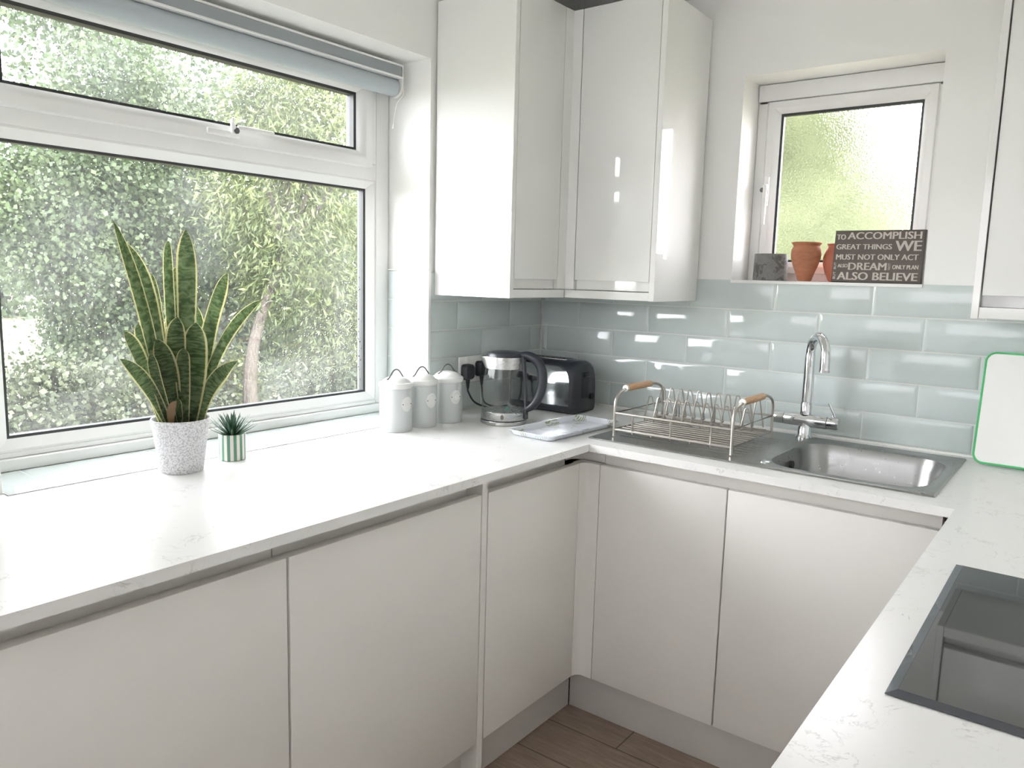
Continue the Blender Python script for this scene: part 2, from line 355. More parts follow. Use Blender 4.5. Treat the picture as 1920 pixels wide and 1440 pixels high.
def text_mesh(body, fit, place, extr=.0006, bold=0):
    """lettering scaled into fit=(u0,u1,v0,v1); place(u,v,w) gives the world point"""
    cu = bpy.data.curves.new('t', 'FONT'); cu.body = body; cu.size = 1; cu.extrude = .5; cu.resolution_u = 3
    o = link(bpy.data.objects.new('t', cu)); dg = bpy.context.evaluated_depsgraph_get(); dg.update()
    me = bpy.data.meshes.new_from_object(o.evaluated_get(dg)); bpy.data.objects.remove(o); bpy.data.curves.remove(cu)
    xs = [v_.co.x for v_ in me.vertices]; ys = [v_.co.y for v_ in me.vertices]
    x0, x1, y0, y1 = min(xs), max(xs), min(ys), max(ys)
    for v_ in me.vertices:
        u_ = fit[0]+(v_.co.x-x0)/(x1-x0)*(fit[1]-fit[0]); q = fit[2]+(v_.co.y-y0)/(y1-y0)*(fit[3]-fit[2])
        v_.co = place(u_, q, (v_.co.z+.5)*extr)
    if bold:   # heavier strokes: two shifted copies in the same lettering
        b2 = bmesh.new(); b2.from_mesh(me); k0 = b2.verts[:]; k1 = b2.faces[:]
        wd = (place(1, 0, 0)-place(0, 0, 0))*(fit[3]-fit[2])*bold
        for sgn in (-1, 1):
            g_ = bmesh.ops.duplicate(b2, geom=k0+k1); 
            for v_ in g_['geom']:
                if isinstance(v_, bmesh.types.BMVert): v_.co += wd*sgn
        b2.to_mesh(me); b2.free()
    return me

# ================================================================== setting
WX0, WX1 = -1.945, -.655        # big window, along y
XR = 2.24; YF = -4.2
bm = nb(); box(bm, (-.30, -.652, 0), (-.008, .30, CEIL)); box(bm, (-.30, YF, 0), (-.008, -1.948, CEIL))
box(bm, (-.30, -1.948, 0), (-.008, -.652, .899)); box(bm, (-.30, -1.948, B+.682), (-.008, -.652, CEIL))
struct('wall_left', bm, plaster, smooth=0)
bm = nb(); box(bm, (-.008, .008, 0), (.784, .30, CEIL)); box(bm, (1.372, .008, 0), (XR, .30, CEIL))
box(bm, (.784, .008, 0), (1.372, .30, B-.012)); box(bm, (.784, .008, B+.662), (1.372, .30, CEIL))
struct('wall_back', bm, plaster, smooth=0)
struct('wall_right', bx((XR, YF, 0), (XR+.2, .30, CEIL)), plaster, smooth=0)
bm = nb(); box(bm, (-.30, YF-.25, 0), (.1, YF, CEIL)); box(bm, (2.0, YF-.25, 0), (XR+.2, YF, CEIL)); box(bm, (.1, YF-.25, 0), (2.0, YF, 1.2)); box(bm, (.1, YF-.25, 2.2), (2.0, YF, CEIL))
struct('wall_front', bm, plaster, smooth=0)
struct('floor', bx((-.30, YF, -.06), (XR, .30, 0)), floor_m, smooth=0)
struct('ceiling', bx((-.30, YF-.25, CEIL), (XR+.2, .30, CEIL+.12)), plaster, smooth=0)

# ---- big window
win = struct_root('window_1', (-.235, -1.3, .9))
bm = nb(); D = (-.27, -.2)
def fr(y0, y1, z0, z1, x1=-.2, bev=.003): box(bm, (-.27, y0, z0), (x1, y1, z1), bev, 2)
fr(-.712, WX1, B-.465, B+.68); fr(WX0, -1.888, B-.465, B+.68)
fr(-1.888, -.712, B-.465, B-.452); fr(-1.888, -.712, B+.63, B+.68); fr(-1.888, -.712, B+.300, B+.352)
fr(-.7375, -.712, B+.3525, B+.63); fr(-1.889, -1.884, B+.3525, B+.63)
fr(WX0, WX1, B-.4935, B-.4655, -.184, .004)
obj('frame', bm, upvc, win)
bm = nb(); ring(bm, 0, (-1.888, -.712, B-.452, B+.300), [(0, -.205), (.006, -.203), (.029, -.222), (.029, -.262), (0, -.262)])
obj('glazing_bead', bm, upvc, win)
bm = nb(); ring(bm, 0, (-1.859, -.741, B-.4235, B+.2715), [(-.002, -.222), (.007, -.226), (.007, -.25), (-.002, -.25)])
obj('gasket', bm, gasket, win, label='black rubber gasket')
bm = nb(); ring(bm, 0, (-1.885, -.735, B+.337, B+.628), [(0, -.198), (.004, -.189), (.028, -.188), (.034, -.19), (.054, -.213), (.054, -.262), (0, -.262)])
sash = obj('opening_sash', bm, upvc, win)
bm = nb(); ring(bm, 0, (-1.831, -.789, B+.391, B+.574), [(-.002, -.213), (.008, -.217), (.008, -.25), (-.002, -.25)])
obj('gasket', bm, gasket, sash, label='black rubber gasket')
obj('pane', bx((-.2365, -1.86, B-.424), (-.2355, -.74, B+.272)), pane_m, win, 0)
obj('pane', bx((-.2365, -1.832, B+.391), (-.2355, -.788, B+.574)), pane_m, sash, 0)
bm = nb(); box(bm, (-.1885, -1.345, B+.354), (-.178, -1.245, B+.372), .004, 2)
lathe(bm, [(.011, 0), (.011, .012), (.009, .014)], (0, 0, 0), 20, True, True)
for v_ in bm.verts:
    if abs(v_.co.x) < .05 and abs(v_.co.y) < .05 and v_.co.z < .05: v_.co = Vector((-.178+v_.co.z, -1.268+v_.co.x, B+.372+v_.co.y))
tube(bm, [(-.170, -1.272, B+.375), (-.166, -1.276, B+.392), (-.162, -1.277, B+.405)], [.009, .006, .003], 10)
hd = obj('handle', bm, upvc, win, label='white window handle with round lock')
bm = nb(); cyl(bm, (-.165, -1.266, B+.372), (-.1615, -1.266, B+.372), .0085, 18); obj('lock_cylinder', bm, grey_pl, hd, label='dark round lock')
bm = nb(); box(bm, (-.170, -1.262, B+.376), (-.160, -1.142, B+.388), .004, 2); obj('lever', bm, white_pl, hd)

# ---- small frosted window
w2 = struct_root('window_2', (1.078, .15, B))
bm = nb(); ring(bm, 1, (.786, 1.371, B-.004, B+.661), [(0, .15), (.030, .15), (.034, .153), (.034, .2), (0, .2)])
obj('frame', bm, upvc, w2)
bm = nb(); box(bm, (.787, .137, B+.6045), (1.3705, .1495, B+.660), .004, 2); box(bm, (.79, .15, B+.600), (1.37, .2, B+.655)); obj('head_trim', bm, upvc, w2)
bm = nb(); ring(bm, 1, (.8215, 1.342, B+.024, B+.604), [(0, .148), (.003, .141), (.022, .14), (.026, .142), (.041, .160), (.041, .19), (0, .19)])
s2 = obj('opening_sash', bm, upvc, w2)
bm = nb(); ring(bm, 1, (.8625, 1.301, B+.065, B+.563), [(-.002, .160), (.0075, .164), (.0075, .18), (-.002, .18)])
obj('gasket', bm, gasket, s2, label='black rubber gasket')
obj('frosted_pane', bx((.862, .170, B+.065), (1.302, .173, B+.563)), frost_m, s2, 0)
bm = nb(); box(bm, (.829, .132, B+.255), (.845, .1405, B+.355), .004, 2)
tube(bm, fillet([(.838, .134, B+.318), (.838, .112, B+.318), (.847, .110, B+.318)], .006), .008, 10)
tube(bm, [(.842, .108, B+.322), (.842, .106, B+.26), (.842, .106, B+.190)], [.008, .0075, .006], 10)
h2 = obj('handle', bm, upvc, w2)
bm = nb(); cyl(bm, (.833, .112, B+.306), (.833, .104, B+.306), .008, 16); obj('lock_cylinder', bm, grey_pl, h2, label='dark round lock')
struct('trim_1', bx((.7845, -.003, B-.0115), (1.3715, .1495, B-.0012), .001), sealant)     # sill of the small window

# ---- unseen window added behind the camera as soft fill light
w3 = struct_root('fill_window', (1.05, YF-.1, 1.2))
fill_diffuser = bpy.data.materials.new('fill_diffuser_glass'); fill_diffuser.use_nodes = True; n = fill_diffuser.node_tree.nodes; l = fill_diffuser.node_tree.links; n.clear()
out = n.new('ShaderNodeOutputMaterial'); tl = n.new('ShaderNodeBsdfTranslucent'); tl.inputs[0].default_value = (.66, .665, .68, 1); l.new(tl.outputs[0], out.inputs[0])
bm = nb(); ring(bm, 1, (.1, 2.0, 1.2, 2.2), [(0, YF-.08), (.05, YF-.08), (.05, YF-.15), (0, YF-.15)])
obj('frame', bm, upvc, w3); obj('fill_pane', bx((.14, YF-.118, 1.24), (1.96, YF-.1175, 2.16)), fill_diffuser, w3, 0)

# ---- tiles
def tile(bm, o, ea, eb, a0, a1, b0, b1, dn, th=.008, bev=.011, edge=.0035, gap=.0015):
    """one bevelled tile: o + ea*a + eb*b, dn = outward normal; face lies at o's plane"""
    a0 += gap; a1 -= gap; b0 += gap; b1 -= gap
    if a1-a0 < .006 or b1-b0 < .006: return
    bv = min(bev, (a1-a0)*.35, (b1-b0)*.35)
    def lp(i, d): return [o+ea*a+eb*b_-dn*d for a, b_ in ((a0+i, b0+i), (a1-i, b0+i), (a1-i, b1-i), (a0+i, b1-i))]
    loft(bm, [lp(0, th), lp(0, edge), lp(bv, 0)], True, False, True)
X, Y, Z = Vector((1,0,0)), Vector((0,1,0)), Vector((0,0,1))
def rows(bm, o, ea, dn, lo, hi, phases, zlist, cut=None):
    for k, (z0, z1) in enumerate(zlist):
        ph = phases[k % 2]; i0 = math.floor((lo-ph)/.303)-1; a = ph+i0*.303
        while a < hi:
            s, e_ = max(a, lo), min(a+.303, hi)
            if e_ > s: tile(bm, o, ea, Z, s, e_, z0, z1, dn)
            a += .303
ZR = [(B-.1-.1*k, B-.1*k) for k in range(5)]; ZR[4] = (W+.006, B-.4)
bm = nb(); rows(bm, Vector((0, 0, 0)), X, -Y, .002, XR-.001, (.3296, .4794), ZR)
box(bm, (.0, .004, W+.001), (XR-.001, .0078, B-.001), mi=1)
struct('trim_2', bm, [tile_m, grout], smooth=20)
bm = nb(); rows(bm, Vector((0, 0, 0)), Y, X, -.650, -.001, (-.3711, -.5077), ZR)
box(bm, (-.0078, -.651, W+.001), (-.004, .0, B-.001), mi=1)
struct('trim_3', bm, [tile_m, grout], smooth=20)
bm = nb()
for z0, z1 in ZR: tile(bm, Vector((0, -.660, 0)), X, Z, -.199, -.002, z0, z1, -Y)
box(bm, (-.1995, -.656, W+.009), (-.002, -.6525, B-.001), mi=1)
struct('trim_4', bm, [tile_m, grout], smooth=20)
bm = nb(); k = 0; y = -1.946
ys = [-1.9455] + [-1.852+.102*i for i in range(12)] + [-.662]
for y0, y1 in zip(ys, ys[1:]): tile(bm, Vector((0, 0, W+.003)), X, Y, -.1825, .021, y0, y1, Z, .0024, .008, .0012)
box(bm, (-.183, -1.9455, W+.0002), (.0205, -.662, W+.0012), mi=1)
struct('trim_5', bm, [tile_m, grout], smooth=20)
bm = nb(); box(bm, (-.004, -.663, W+.010), (.003, -.6505, B+.002), .002, 2); struct('trim_6', bm, upvc)     # tile edge at the reveal corner
bm = nb(); box(bm, (-.199, -.662, B), (-.002, -.652, B+.006), .002, 1); struct('trim_7', bm, sealant)
bm = nb()
prism(bm, [(.001, -.008), (XR-.002, -.008), (XR-.002, -.0003), (.001, -.0003)], W+.0005, W+.007); struct('trim_8', bm, sealant)   # bead of sealant

# ================================================================== worktop and base units
wt = nb(); T0 = W-.022
SH = (1.105, 1.522, -.545, -.125)      # bowl cut-out
for lo, hi in (((.022, -2.36), (.6385, -1.946)), ((.0225, -1.946), (.6385, -.651)), ((.001, -.651), (.6385, -.638)), ((.001, -.638), (SH[0], -.001)), ((SH[1], -.638), (XR-.001, -.001)),
               ((SH[0], -.638), (SH[1], SH[2])), ((SH[0], SH[3]), (SH[1], -.001)), ((1.588, -2.06), (XR-.001, -.638))):
    box(wt, (lo[0], lo[1], T0), (hi[0], hi[1], W))
box(wt, (.001, -2.36, T0), (.022, -1.948, W))
wto = obj('worktop', wt, worktop_m, None, 0)
tag(wto, 'white speckled U-shaped worktop running under the window, round the sink to the hob', 'worktop')

DZ0, DZ1 = B-1.245, B-.562            # base doors
def base_unit(label, axis, a0, a1, doors, front=.60, top=DZ1-.012):
    """axis 'y': front faces +x ; 'x': front faces -y ; 'X': faces -x"""
    def P(d0, d1, b0, b1, z0, z1):
        if axis == 'y': return (d0, b0, z0), (d1, b1, z1)
        if axis == 'x': return (b0, -d1, z0), (b1, -d0, z1)
        return (XR-d1, b0, z0), (XR-d0, b1, z1)
    m_ = (a0+a1)/2
    loc = {'y': (.3, m_, DZ0), 'x': (m_, -.3, DZ0), 'X': (XR-.3, m_, DZ0)}[axis]
    t = thing('base_cabinet', label, 'cabinet', loc, 'white handleless base cabinets')
    obj('carcass', bx(*P(.012, front-.040, a0+.0005, a1-.0005, DZ0+.001, top)), matt_white, t, 0)
    bm = nb(); box(bm, *P(front-.062 if top < .8 else .02, front-(.030 if top < .8 else .052), a0+.0005, a1-.0005, DZ1-.0115, T0-.0005)); obj('handle_rail', bm, matt_white, t, 0)
    for d0, d1 in doors: obj('door', bx(*P(front-.021, front, d0, d1, DZ0, DZ1), .0015, 2), matt_white, t)
    return t
base_unit('matt white base cabinet nearest the left edge, under the worktop below the snake plant', 'y', -2.30, -1.6745, [(-2.27, -1.677)])
base_unit('wide white base cabinet left of the upright end panel', 'y', -1.6735, -1.0855, [(-1.671, -1.0865)])
base_unit('narrow matt white base cabinet between the end panel and the inner corner', 'y', -1.060, -.6275, [(-1.058, -.6265)])
base_unit('pair of white base cabinet doors directly under the sink and drainer', 'x', .657, 1.5595, [(.657, 1.0515), (1.0555, 1.5585)], top=.70)
base_unit('white base cabinet under the hob on the right-hand worktop', 'X', -2.03, -.66, [(-2.02, -1.40), (-1.396, -.665)], front=.62)
ep = obj('end_panel', bx((.012, -1.0835, .001), (.601, -1.0625, T0-.0005), .0012), matt_white); tag(ep, 'upright white end panel reaching the floor between two left base cabinets', 'panel')
bm = nb(); cv = [(.600, -.6255)] + [(.624-.024*math.cos(R(a)), -.624+.024*math.sin(R(a))) for a in range(0, 91, 10)] + [(.6555, -.600), (.6555, -.575), (.575, -.575), (.575, -.6255)]
prism(bm, cv, DZ0, DZ1); cp = thing('corner_post', 'concave white corner post where the window run meets the sink run', 'corner post', (.6, -.6, DZ0))
obj('post', bm, matt_white, cp)
bm = nb(); cv2 = [(.549, -.6255)] + [(.604-.055*math.cos(R(a)), -.604+.034*math.sin(R(a))) for a in range(0, 91, 15)] + [(.6555, -.570), (.6555, -.53), (.53, -.53), (.53, -.6255)]
prism(bm, cv2, DZ1+.0005, T0-.0005); obj('handle_rail', bm, matt_white, cp)
bm = bx((1.5605, -.600, DZ0), (1.6185, -.575, DZ1), .001); fp = obj('filler_post', bm, matt_white); tag(fp, 'narrow white filler strip at the right end of the sink doors', 'filler panel')
o = obj('plinth', bx((.530, -1.062, .001), (.545, -.5505, DZ0-.002), .001), plinth_m); tag(o, 'pale plinth on the floor under the narrow left cabinet', 'plinth')
o = obj('plinth', bx((.530, -2.28, .001), (.545, -1.084, DZ0-.002), .001), plinth_m); tag(o, 'pale plinth under the two wide cabinets left of the end panel', 'plinth')
o = obj('plinth', bx((.547, -.550, .001), (1.66, -.535, DZ0-.002), .003, 2), plinth_m); tag(o, 'pale plinth on the floor under the sink cabinets', 'plinth')
o = obj('plinth', bx((1.665, -2.02, .001), (1.68, -.552, DZ0-.002), .001), plinth_m); tag(o, 'pale plinth under the hob cabinet on the right', 'plinth')

# ================================================================== wall cabinets
CZ0, CZ1 = B-.078, B+.86; KZ0, KZ1 = B-.050, B-.016
t = thing('wall_cabinet', 'glossy white wall cabinet on the window wall, its bright side panel facing the window', 'cabinet', (.15, -.45, CZ0), 'glossy white wall cabinets')
obj('side_panel', bx((.0005, -.632, CZ0), (.322, -.613, CZ1), .001), gloss_white, t)
obj('carcass', bx((.0005, -.6125, KZ1+.001), (.288, -.330, CZ1)), gloss_white, t, 0)
obj('door', bx((.301, -.6105, KZ1), (.321, -.3685, CZ1), .0015, 2), gloss_white, t)
obj('handle_rail', bx((.24, -.6125, KZ0+.0025), (.305, -.366, KZ1), 0), gloss_white, t, 0)
obj('pelmet', bx((.0005, -.6125, CZ0+.001), (.317, -.3175, KZ0), .001), gloss_white, t)
bm = nb(); prism(bm, [(.3, -.3655), (.32, -.3655), (.322, -.322), (.3565, -.320), (.3565, -.302), (.3, -.302)], KZ0+.003, CZ1)
obj('corner_post', bm, gloss_white, t)
t = thing('wall_cabinet', 'glossy white wall cabinet on the sink wall, left of the small frosted window', 'cabinet', (.5, -.16, CZ0), 'glossy white wall cabinets')
obj('side_panel', bx((.6435, -.322, CZ0), (.663, -.0003, CZ1), .001), gloss_white, t)
obj('carcass', bx((.3575, -.288, KZ1+.001), (.643, -.0003, CZ1)), gloss_white, t, 0)
obj('door', bx((.3595, -.321, KZ1), (.6415, -.301, CZ1), .0015, 2), gloss_white, t)
obj('handle_rail', bx((.358, -.305, KZ0+.0025), (.6425, -.24, KZ1)), gloss_white, t, 0)
obj('pelmet', bx((.3185, -.317, CZ0+.001), (.6430, -.0003, KZ0), .001), gloss_white, t)
t = thing('wall_cabinet', 'tall white wall cabinet cropped by the right edge, above the cutting board', 'cabinet', (1.9, -.16, CZ0-.006), 'glossy white wall cabinets')
obj('side_panel', bx((1.541, -.322, CZ0-.006), (1.557, -.0003, CZ1+.06), .001), gloss_white, t)
obj('carcass', bx((1.558, -.288, KZ1-.009), (XR-.001, -.0003, CZ1+.06)), gloss_white, t, 0)
obj('door', bx((1.5605, -.319, KZ1-.010), (XR-.003, -.301, CZ1+.06), .0015, 2), gloss_white, t)
obj('handle_rail', bx((1.5575, -.285, KZ0-.0045), (XR-.001, -.24, KZ1-.010)), gloss_white, t, 0)
obj('pelmet', bx((1.5575, -.320, CZ0-.005), (XR-.001, -.0003, KZ0-.005), .001), gloss_white, t)

# ================================================================== blind
bl = thing('roller_blind', 'grey roller blind rolled up in its white cassette at the top of the big window', 'blind', (-.12, -1.3, B+.57))
y0, y1 = -1.93, -.690
obj('cassette', bx((-.165, y0, B+.6285), (-.1015, y1-.003, B+.660), .001), blind_grey, bl)
bm = nb(); box(bm, (-.168, y0, B+.660), (-.0985, y1, B+.666), .001); box(bm, (-.168, y0, B+.6225), (-.0985, y1, B+.6285), .001)
obj('edge_strip', bm, white_pl, bl, label='white edge strip of the cassette')
bm = nb(); lathe(bm, [(.028, 0), (.028, -y0+y1-.006)], seg=36, cap0=True, cap1=True)
bm.transform(Matrix.Translation((-.136, y1-.004, B+.598)) @ Matrix.Rotation(R(90), 4, 'X')); obj('rolled_fabric', bm, blind_roll, bl)
bm = nb(); pr_ = [(-.168, B+.666), (-.168, B+.60)] + [(-.134+.034*math.cos(R(a)), B+.600+.034*math.sin(R(a))) for a in range(180, 361, 12)] + [(-.0985, B+.666)]
loft(bm, [[(x, y1, z) for x, z in pr_], [(x, y1+.004, z) for x, z in pr_]], True, True, True); obj('end_cap', bm, white_pl, bl, label='white rounded end cap')
bm = nb(); tube(bm, smooth_path([(-.105, y1+.003, B+.62), (-.10, y1+.004, B+.575), (-.112, y1-.012, B+.545), (-.115, y1-.022, B+.50), (-.115, y1-.025, B+.476)]), .0012, 6)
tube(bm, [(-.115, y1-.025, B+.478), (-.115, y1-.027, B+.462)], [.002, .004], 8); obj('cord', bm, white_pl, bl, label='thin white pull cord')

# ================================================================== sink, tap, rack
sk = thing('sink', 'stainless steel inset sink with drainer, let into the white worktop', 'sink', (1.06, -.31, W))
SX0, SX1, SY0, SY1 = .590, 1.5375, -.566, -.052
bm = nb()
def rect_from(loop, x0, x1, y0_, y1_, z):
    cx, cy = sum(p[0] for p in loop)/len(loop), sum(p[1] for p in loop)/len(loop); o_ = []
    for p in loop:
        dx, dy = p[0]-cx, p[1]-cy
        s = min(((x1-cx)/dx if dx > 0 else (x0-cx)/dx) if abs(dx) > 1e-9 else 9e9, ((y1_-cy)/dy if dy > 0 else (y0_-cy)/dy) if abs(dy) > 1e-9 else 9e9)
        o_.append((cx+dx*s, cy+dy*s, z))
    return o_
bcx, bcy = 1.313, -.333
top = rrect(bcx, bcy, .196, .195, .085, W+.004, 10)
# corners of the outer rectangle need own vertices: snap the nearest ones
def outer(z, g=0):
    o_ = rect_from(top, 1.085, SX1-g, SY0+g, SY1-g, z)
    for cx_, cy_ in ((1.085, SY0+g), (1.085, SY1-g), (SX1-g, SY0+g), (SX1-g, SY1-g)):
        i = min(range(len(o_)), key=lambda i: (o_[i][0]-cx_)**2+(o_[i][1]-cy_)**2); o_[i] = (cx_, cy_, z)
    return o_
loft(bm, [outer(W+.0006), outer(W+.0035, .0015), outer(W+.005, .004), rrect(bcx, bcy, .206, .207, .09, W+.0045, 10), rrect(bcx, bcy, .203, .204, .09, W+.003, 10), top], True)
box(bm, (SX0, SY0, W+.0006), (1.085, SY1, W+.0045), .001)
obj('rim', bm, sink_steel, sk)
bm = nb(); loft(bm, [top, rrect(bcx, bcy, .193, .192, .082, W-.003, 10), rrect(bcx, bcy, .186, .185, .078, W-.03, 10), rrect(bcx, bcy, .176, .175, .075, W-.14, 10), rrect(bcx, bcy, .16, .16, .065, W-.157, 10), rrect(bcx, bcy, .12, .12, .05, W-.162, 10), rrect(bcx, bcy, .02, .02, .01, W-.166, 10)], True, False, True)
obj('bowl', bm, sink_steel, sk, 60)
bm = nb(); lathe(bm, [(.035, 0), (.042, .003), (.03, .001), (.005, .0)], (bcx, bcy, W-.164), 28, True, True); obj('drain', bm, chrome, sk)
bm = nb(); cyl(bm, (1.136, -.32, W-.036), (1.1265, -.32, W-.036), .013, 20); obj('overflow', bm, dark_slot, sk, label='dark overflow hole')
bm = nb()
for i in range(10):
    yy = -.475+.033*i
    cr = [(-.009, 0), (-.006, .0018), (0, .0026), (.006, .0018), (.009, 0)]
    loft(bm, [[(x, yy+a*s, W+.0044+h*s) for a, h in cr] for x, s in ((.648, .2), (.66, 1), (1.035, 1), (1.075, .2))], False)
obj('drainer_ribs', bm, sink_steel, sk)
bm = nb(); lathe(bm, [(.016, 0), (.016, .002), (.0135, .0035), (.001, .0035)], (1.118, -.505, W+.0045), 28); obj('tap_hole_cover', bm, chrome, sk, label='small round chrome cap on the rim')

tx, ty = 1.094, -.093
tp = thing('mixer_tap', 'chrome swan-neck mixer tap standing behind the sink', 'tap', (tx, ty, W+.005))
bm = nb(); lathe(bm, [(.001, 0), (.027, 0), (.027, .004), (.0235, .008), (.021, .012), (.0205, .05), (.001, .05)], (tx, ty, W+.0052), 32); obj('base', bm, chrome, tp)
bm = nb()
def xlathe(bm, prof, y, z, seg=32):
    loft(bm, [[(x, y+r_*math.cos(2*PI*i/seg), z+r_*math.sin(2*PI*i/seg)) for i in range(seg)] for r_, x in prof], True, True, True)
zb = B-.432
xlathe(bm, [(.0205, 1.031), (.0215, 1.033), (.0215, 1.160), (.0205, 1.162)], ty, zb); body = obj('body', bm, chrome, tp)
bm = nb(); xlathe(bm, [(.014, .992), (.018, .994), (.0205, 1.0), (.0205, 1.0295), (.019, 1.0305)], ty, zb); obj('filter_knob', bm, chrome, tp)
bm = nb(); xlathe(bm, [(.019, 1.1625), (.0205, 1.1635), (.0205, 1.190), (.018, 1.195)], ty, zb); kb = obj('lever_knob', bm, chrome, tp)
bm = nb(); tube(bm, [(1.181, ty, zb+.016), (1.178, ty-.004, zb+.03), (1.164, ty-.006, zb+.062)], [.005, .0052, .0045], 12); obj('lever', bm, chrome, kb)
bm = nb(); lathe(bm, [(.0175, .018), (.0175, .055), (.0155, .058), (.0145, .058)], (tx, ty, zb), 28); obj('collar', bm, chrome, tp)
bm = nb(); da = R(-52); dx, dy = math.cos(da), math.sin(da); rc = .056; zc = B-.222
pts = [(tx, ty, zb+.055), (tx, ty, B-.30), (tx, ty, zc-.01)] + [(tx+(rc-rc*math.cos(R(a)))*dx, ty+(rc-rc*math.cos(R(a)))*dy, zc+rc*math.sin(R(a))) for a in range(0, 176, 7)]
pts += [(tx+(2*rc+.001)*dx, ty+(2*rc+.001)*dy, B-.262)]
tube(bm, pts, [.0155]*3 + [.0145]*(len(pts)-3), 20); sp_ = obj('spout', bm, chrome, tp)
bm = nb(); cyl(bm, (pts[-1][0], pts[-1][1], B-.2615), (pts[-1][0], pts[-1][1], B-.268), .0155, 20); obj('nozzle', bm, steel, sp_)

rk = thing('dish_rack', 'empty wire dish rack with two wooden grips standing on the drainer', 'dish rack', (.83, -.35, W+.005))
RX0, RX1, RY0, RY1 = .646, 1.021, -.508, -.185; Zf = W+.0072
for nm, xx in (('end_hoop', RX0), ('end_hoop', RX1)):
    bm = nb(); tube(bm, fillet([(xx, RY0, Zf), (xx, RY0, B-.368), (xx, RY0+.055, B-.346), (xx, RY1-.055, B-.346), (xx, RY1, B-.368), (xx, RY1, Zf)], .035, 6), .0042, 10)
    hp = obj(nm, bm, wire_m, rk)
    bm = nb(); tube(bm, [(xx, -.440, B-.3455), (xx, -.434, B-.3455), (xx, -.35, B-.3455), (xx, -.286, B-.3455), (xx, -.280, B-.3455)], [.0085, .0105, .0108, .0105, .0085], 16); obj('wooden_grip', bm, wood_grip, hp, label='pale wooden grip')
    bm = nb(); cyl(bm, (xx, -.449, B-.3455), (xx, -.4405, B-.3455), .0100, 16); obj('grip_cap', bm, white_pl, hp, label='white cap at the front of the grip')
bm = nb()
for zz, rr in ((B-.416, .0032), (B-.467, .0032)): tube(bm, [(RX0, RY0, zz), (RX1, RY0, zz), (RX1, RY1, zz), (RX0, RY1, zz)], rr, 8, True)
obj('side_rails', bm, wire_m, rk)
bm = nb()
for i in range(11): yy = RY0+.029*(i+.6); tube(bm, [(RX0, yy, B-.468), (RX1, yy, B-.468)], .0022, 6)
for i in range(5): xx = RX0+.0625*(i+1); tube(bm, [(xx, RY0, B-.4725), (xx, RY1, B-.4725)], .0026, 6)
for i in (1, 3, 5):
    xx = RX0+.0625*i; tube(bm, [(xx, RY0, B-.467), (xx, RY0, B-.416)], .0024, 6); tube(bm, [(xx, RY1, B-.467), (xx, RY1, B-.416)], .0024, 6)
obj('base_grid', bm, wire_m, rk)
for yy, zt, k, x0 in ((-.225, B-.362, 11, .664), (-.305, B-.385, 11, .660)):
    bm = nb(); pts = []
    for i in range(k):
        xx = x0+.0322*i
        pts += [(xx-.011, yy-.012, B-.452), (xx-.004, yy, zt), (xx+.006, yy, zt), (xx+.0185, yy+.012, B-.452)]
    tube(bm, fillet(pts, .004, 3), .0021, 6)
    for i in range(k): xx = x0+.0322*i; tube(bm, [(xx-.011, yy-.012, B-.452), (xx-.011, yy-.012, B-.468)], .002, 6)
    tube(bm, [(RX0, yy-.012, B-.4545), (RX1, yy-.012, B-.4545)], .0022, 6)
    obj('plate_divider', bm, wire_m, rk)

# ================================================================== cutting board, hob
bm = nb()
def board_loop(ins, d, r_):
    o_ = []
    hx, hz = .20, .158
    for x, z, _ in rrect(0, 0, hx-ins, hz-ins, max(r_-ins, .004), 0, 8):
        ang = math.atan2(.083, .322); zz = z+hz
        o_.append((1.754+x, -.098+zz*math.sin(ang)+d*-math.cos(ang), W+.0045+zz*math.cos(ang)+d*-math.sin(ang)*-1))
    return o_
cb = thing('cutting_board', 'white cutting board with a green rim leaning on the tiles at the right edge', 'cutting board', (1.754, -.09, W))
loft(bm, [board_loop(.001, .0, .028), board_loop(0, .002, .028), board_loop(0, .006, .028), board_loop(.001, .008, .028), board_loop(.0055, .008, .028), board_loop(.0055, .004, .028), board_loop(.0055, .0, .028), board_loop(.001, .0, .028)], True)
bmesh.ops.remove_doubles(bm, verts=bm.verts[:], dist=1e-6); obj('rim', bm, green_m, cb, label='green rim')
bm = nb(); loft(bm, [board_loop(.0058, .0, .028), board_loop(.0058, .0075, .028)], True, True, True); obj('panel', bm, board_m, cb)
hb = thing('hob', 'black glass hob set on the right-hand worktop', 'hob', (1.9, -1.31, W))
bm = nb(); HX0, HX1, HY0, HY1 = 1.6455, 2.165, -1.591, -1.036
lp = lambda i, z: [(HX0+i, HY0+i, z), (HX1-i, HY0+i, z), (HX1-i, HY1-i, z), (HX0+i, HY1-i, z)]
loft(bm, [lp(.001, W+.0006), lp(0, W+.0015), lp(0, W+.002)], True, True)
loft(bm, [lp(0, W+.002), lp(.012, W+.0062)], True); obj('bevelled_edge', bm, hob_edge, hb, 0, label='polished bevelled glass edge')
bm = nb(); loft(bm, [lp(.0122, W+.0030), lp(.0122, W+.0062)], True, True, True); obj('glass_top', bm, hob_m, hb, 0)

